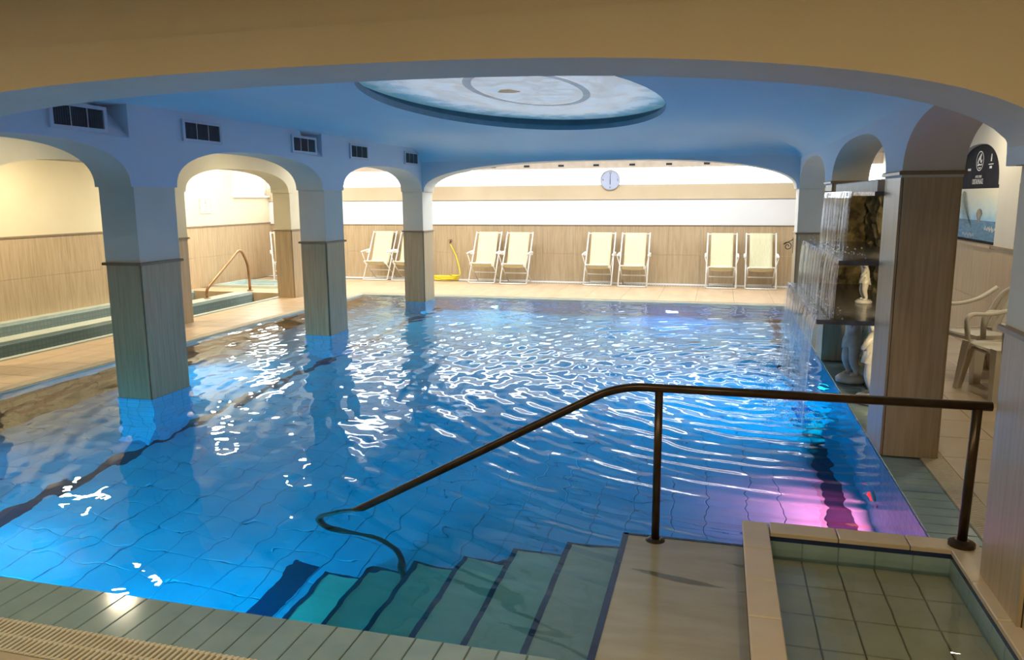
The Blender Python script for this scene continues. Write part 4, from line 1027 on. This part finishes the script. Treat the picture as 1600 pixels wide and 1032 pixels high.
for h in range(12):
    a = PI/2-2*PI*h/12; nm = str(12 if h == 0 else h); big = h % 3 == 0
    text_mesh('numeral', nm, 0.055 if big else 0.032, M['ink'] if big else M['chrome'], d_, Matrix.Translation((0.140*math.cos(a), 0.140*math.sin(a), 0.0352)))
MB().box(-0.004, 0.004, -0.02, 0.125, 0.037, 0.039).build('minute_hand', M['ink'], d_)
MB().box(-0.006, 0.006, -0.085, 0.02, 0.040, 0.042).build('hour_hand', M['ink'], d_)
s_ = MB().box(-0.0015, 0.0015, 0, 0.09, 0.043, 0.044).build('second_hand', M['chrome'], d_); s_.rotation_euler = (0,0,math.radians(72))
# ------------------------------------------------------------------ sign on the spa wall
sg = empty('wall_sign', (XWL, 12.98, 1.53)); tag(sg, 'small faded paper notice on the cream spa wall', 'sign')
MB().box(0.0, 0.008, -0.17, 0.17, -0.14, 0.14).build('sheet', M['paper'], sg)
MB().box(0.008, 0.011, -0.17, 0.17, 0.128, 0.14).box(0.008, 0.011, -0.17, 0.17, -0.14, -0.128).box(0.008, 0.011, -0.17, -0.158, -0.128, 0.128).box(0.008, 0.011, 0.158, 0.17, -0.128, 0.128).build('border', M['ink_soft'], sg)
for (a, b, z, h) in ((-0.02,0.03,0.075,0.06), (-0.09,0.10,0.0,0.018), (-0.03,0.09,-0.045,0.016), (-0.06,0.06,-0.085,0.02)):
    MB().box(0.008, 0.0095, a, b, z-h/2, z+h/2).build('printed_line', M['ink_soft'], sg)
# small soap dispenser-like fitting and tap on the spa wall
# ------------------------------------------------------------------ hose and tap
hs = empty('garden_hose', (-5.35, 14.95, 0)); tag(hs, 'yellow hose coiled on the terrace and hanging from a tap', 'hose')
pts = []
for k in range(130):
    t = k/129; a = 2*PI*6.2*t; r = 0.27-0.02*math.sin(5*a*0.3)+0.02*random.uniform(-1,1); pts.append((r*math.cos(a)*1.0-0.02, r*math.sin(a)*0.42-0.1, 0.014+0.085*t+0.004*random.uniform(-1,1)))
pts += [(0.27,-0.03,0.10),(0.25,0.05,0.14),(0.20,0.12,0.30),(0.12,0.18,0.50),(0.03,0.20,0.66),(0.0,0.19,0.72)]
MB().tube(pts, 0.013, 7).build('hose_tube', M['hose'], hs, True)
tp = empty('wall_tap', (-5.35, YB-0.018, 0.77)); tag(tp, 'small dark garden tap on the back wall holding the yellow hose', 'tap')
MB().tube([(0,0,0.0),(0,-0.05,0.0),(0,-0.06,-0.03)], 0.013, 8).build('spout', M['tap'], tp, True)
MB().bar((-0.04,-0.03,0.035),(0.04,-0.03,0.045), 0.012, 0.01).bar((0,-0.03,0),(0,-0.03,0.04), 0.012, 0.012).build('handle', M['tap'], tp)
# wrought iron scroll at the far right pillar
sc_ = empty('iron_bracket', (XR0, 12.02, 0.93)); tag(sc_, 'black wrought iron scroll fixed to the pillar right of the deck chairs', 'bracket')
pts = [(-0.075+ (0.012+0.052*t)*math.cos(-0.5+t*9.5), 0, 0.0+(0.012+0.052*t)*math.sin(-0.5+t*9.5)) for t in [k/50 for k in range(51)]] + [(-0.02,0,0.09),(0.0,0,0.11)]
MB().tube(pts, 0.006, 6).build('scroll', M['iron'], sc_, True)
MB().box(-0.006, 0.002, -0.01, 0.01, -0.10, 0.13).build('mounting_bar', M['iron'], sc_)

# ------------------------------------------------------------------ poster in the blind arch
XP = XWR+0.045
ps = empty('wall_poster', (XP, 0, 0)); tag(ps, 'arched sea-view poster with dark top and white lettering on the right wall', 'poster')
def ypoly(pts, x, m, nm, parent=None):   # pts in (y, z); thin plate
    mb = MB(); mb.poly([(x,y,z) for y,z in pts]); mb.poly([(x+0.004,y,z) for y,z in reversed(pts)])
    n = len(pts)
    for i in range(n):
        (a,b),(c,d) = pts[i], pts[(i+1)%n]; mb.quad((x,a,b),(x,c,d),(x+0.004,c,d),(x+0.004,a,b))
    return mb.build(nm, m, parent or ps)
top = [(PB_, 1.725), (PA, 1.725)] + [(PA, ZS)] + arch_samples(PA+OV, PB_-OV, 2.205, seg=24) + [(PB_, ZS)]
hd = ypoly(top, 0, M['poster_dark'], 'dark_header')
pic = ypoly([(PA,1.16),(PB_,1.16),(PB_,1.725),(PA,1.725)], 0, M['poster_sky'], 'sky_picture')
ypoly([(PA,1.16),(PB_,1.16),(PB_,1.375),(PA,1.375)], -0.003, M['poster_sea'], 'sea', pic)
ypoly([(PA,1.13),(PB_,1.13),(PB_,1.162),(PA,1.162)], -0.006, M['poster_dark'], 'bottom_border')
yc = 9.72
ypoly([(yc-0.05,1.355),(yc+0.06,1.355),(yc+0.05,1.39),(yc+0.085,1.42),(yc+0.09,1.46),(yc+0.05,1.495),(yc-0.02,1.505),(yc-0.08,1.485),(yc-0.10,1.45),(yc-0.05,1.41),(yc-0.045,1.38)], -0.005, M['poster_rock'], 'mushroom_rock', pic)
lf = MB()
for k in range(22):
    t = k/21; y = 10.34-0.30*t*t; z = 1.70-0.34*t; ln = 0.10+0.14*math.sin(PI*(0.15+0.8*t))
    lf.poly([(-0.006,y,z),(-0.006,y,z-0.009),(-0.006,y-ln,z-0.035-0.06*t)])
    lf.poly([(-0.006,y,z),(-0.006,y,z-0.009),(-0.006,y+ln*0.8,z-0.06-0.05*t)])
lf.build('palm_frond', M['poster_leaf'], pic)
wh = MB(); rnd = random.Random(4)
for k in range(18):
    y = 9.05+0.44*k/17; z = 1.290+rnd.uniform(-0.014,0.014); q_ = rnd.uniform(0.010,0.024)
    wh.quad((-0.006,y-q_*0.5,z-q_),(-0.006,y+q_*0.5,z-q_),(-0.006,y+q_*0.4,z+q_),(-0.006,y-q_*0.4,z+q_))
for k in range(14):
    y = 9.84+0.40*k/13; z = 1.207+0.010*math.sin(k*1.7); q_ = rnd.uniform(0.010,0.020)
    wh.quad((-0.006,y-q_*0.35,z-q_),(-0.006,y+q_*0.2,z-q_),(-0.006,y+q_*0.5,z+q_),(-0.006,y,z+q_))
wh.build('white_marks', M['poster_white'], pic)
# lettering faces -x: local x -> -y, local y -> z
TM = lambda y, z: Matrix(((0,0,-1,-0.004),(-1,0,0,y),(0,1,0,z),(0,0,0,1)))
text_mesh('lettering', 'CRISTALPALACE', 0.080, M['poster_white'], hd, TM(9.88,1.800), sx=0.66)
text_mesh('lettering', 'HOTEL TERME', 0.040, M['poster_white'], hd, TM(9.86,1.855), sx=0.85)
mb = MB(); n = 40; ey, ez = 9.86, 2.028
for i in range(n):
    a, b = 2*PI*i/n, 2*PI*(i+1)/n
    mb.quad((-0.003,ey+0.130*math.cos(a),ez+0.110*math.sin(a)),(-0.003,ey+0.130*math.cos(b),ez+0.110*math.sin(b)),(-0.003,ey+0.116*math.cos(b),ez+0.098*math.sin(b)),(-0.003,ey+0.116*math.cos(a),ez+0.098*math.sin(a)))
def blob(pts): mb.poly([(-0.003, ey-u, ez+v*0.86) for u, v in pts])
blob([(-0.09,-0.03),(-0.06,0.03),(-0.02,0.06),(0.03,0.10),(0.05,0.08),(0.03,0.04),(0.05,0.0),(0.09,0.02),(0.06,-0.03),(0.02,-0.02),(0.0,0.02),(-0.03,0.01),(-0.05,-0.03)])
blob([(-0.09,-0.045),(-0.03,-0.03),(0.03,-0.045),(0.09,-0.035),(0.07,-0.06),(0.0,-0.055),(-0.07,-0.065)])
blob([(-0.05,-0.085),(-0.02,-0.075),(0.0,-0.088),(0.03,-0.075),(0.055,-0.085),(0.02,-0.098),(-0.02,-0.098)])
mb.build('oval_emblem', M['poster_white'], hd)
mb = MB(); d8 = 0.60
mb.poly([(-0.003,8.86+d8,2.01),(-0.003,8.90+d8,2.01),(-0.003,8.885+d8,2.09),(-0.003,8.865+d8,2.085)]); mb.quad((-0.003,8.80+d8,1.975),(-0.003,8.96+d8,1.975),(-0.003,8.96+d8,1.985),(-0.003,8.80+d8,1.985)); mb.quad((-0.003,8.84+d8,1.935),(-0.003,8.92+d8,1.935),(-0.003,8.92+d8,1.96),(-0.003,8.84+d8,1.96))
mb.quad((-0.003,9.07,1.875),(-0.003,9.13,1.875),(-0.003,9.13,1.90),(-0.003,9.07,1.90)); mb.quad((-0.003,10.16,1.93),(-0.003,10.28,1.93),(-0.003,10.28,1.955),(-0.003,10.16,1.955))
mb.build('small_print', M['poster_white'], hd)
struct(MB().box(XWR-0.04, XWR+0.1, PA-0.02, PB_+0.02, 1.105, 1.132).build('trim_11', M['wood']))
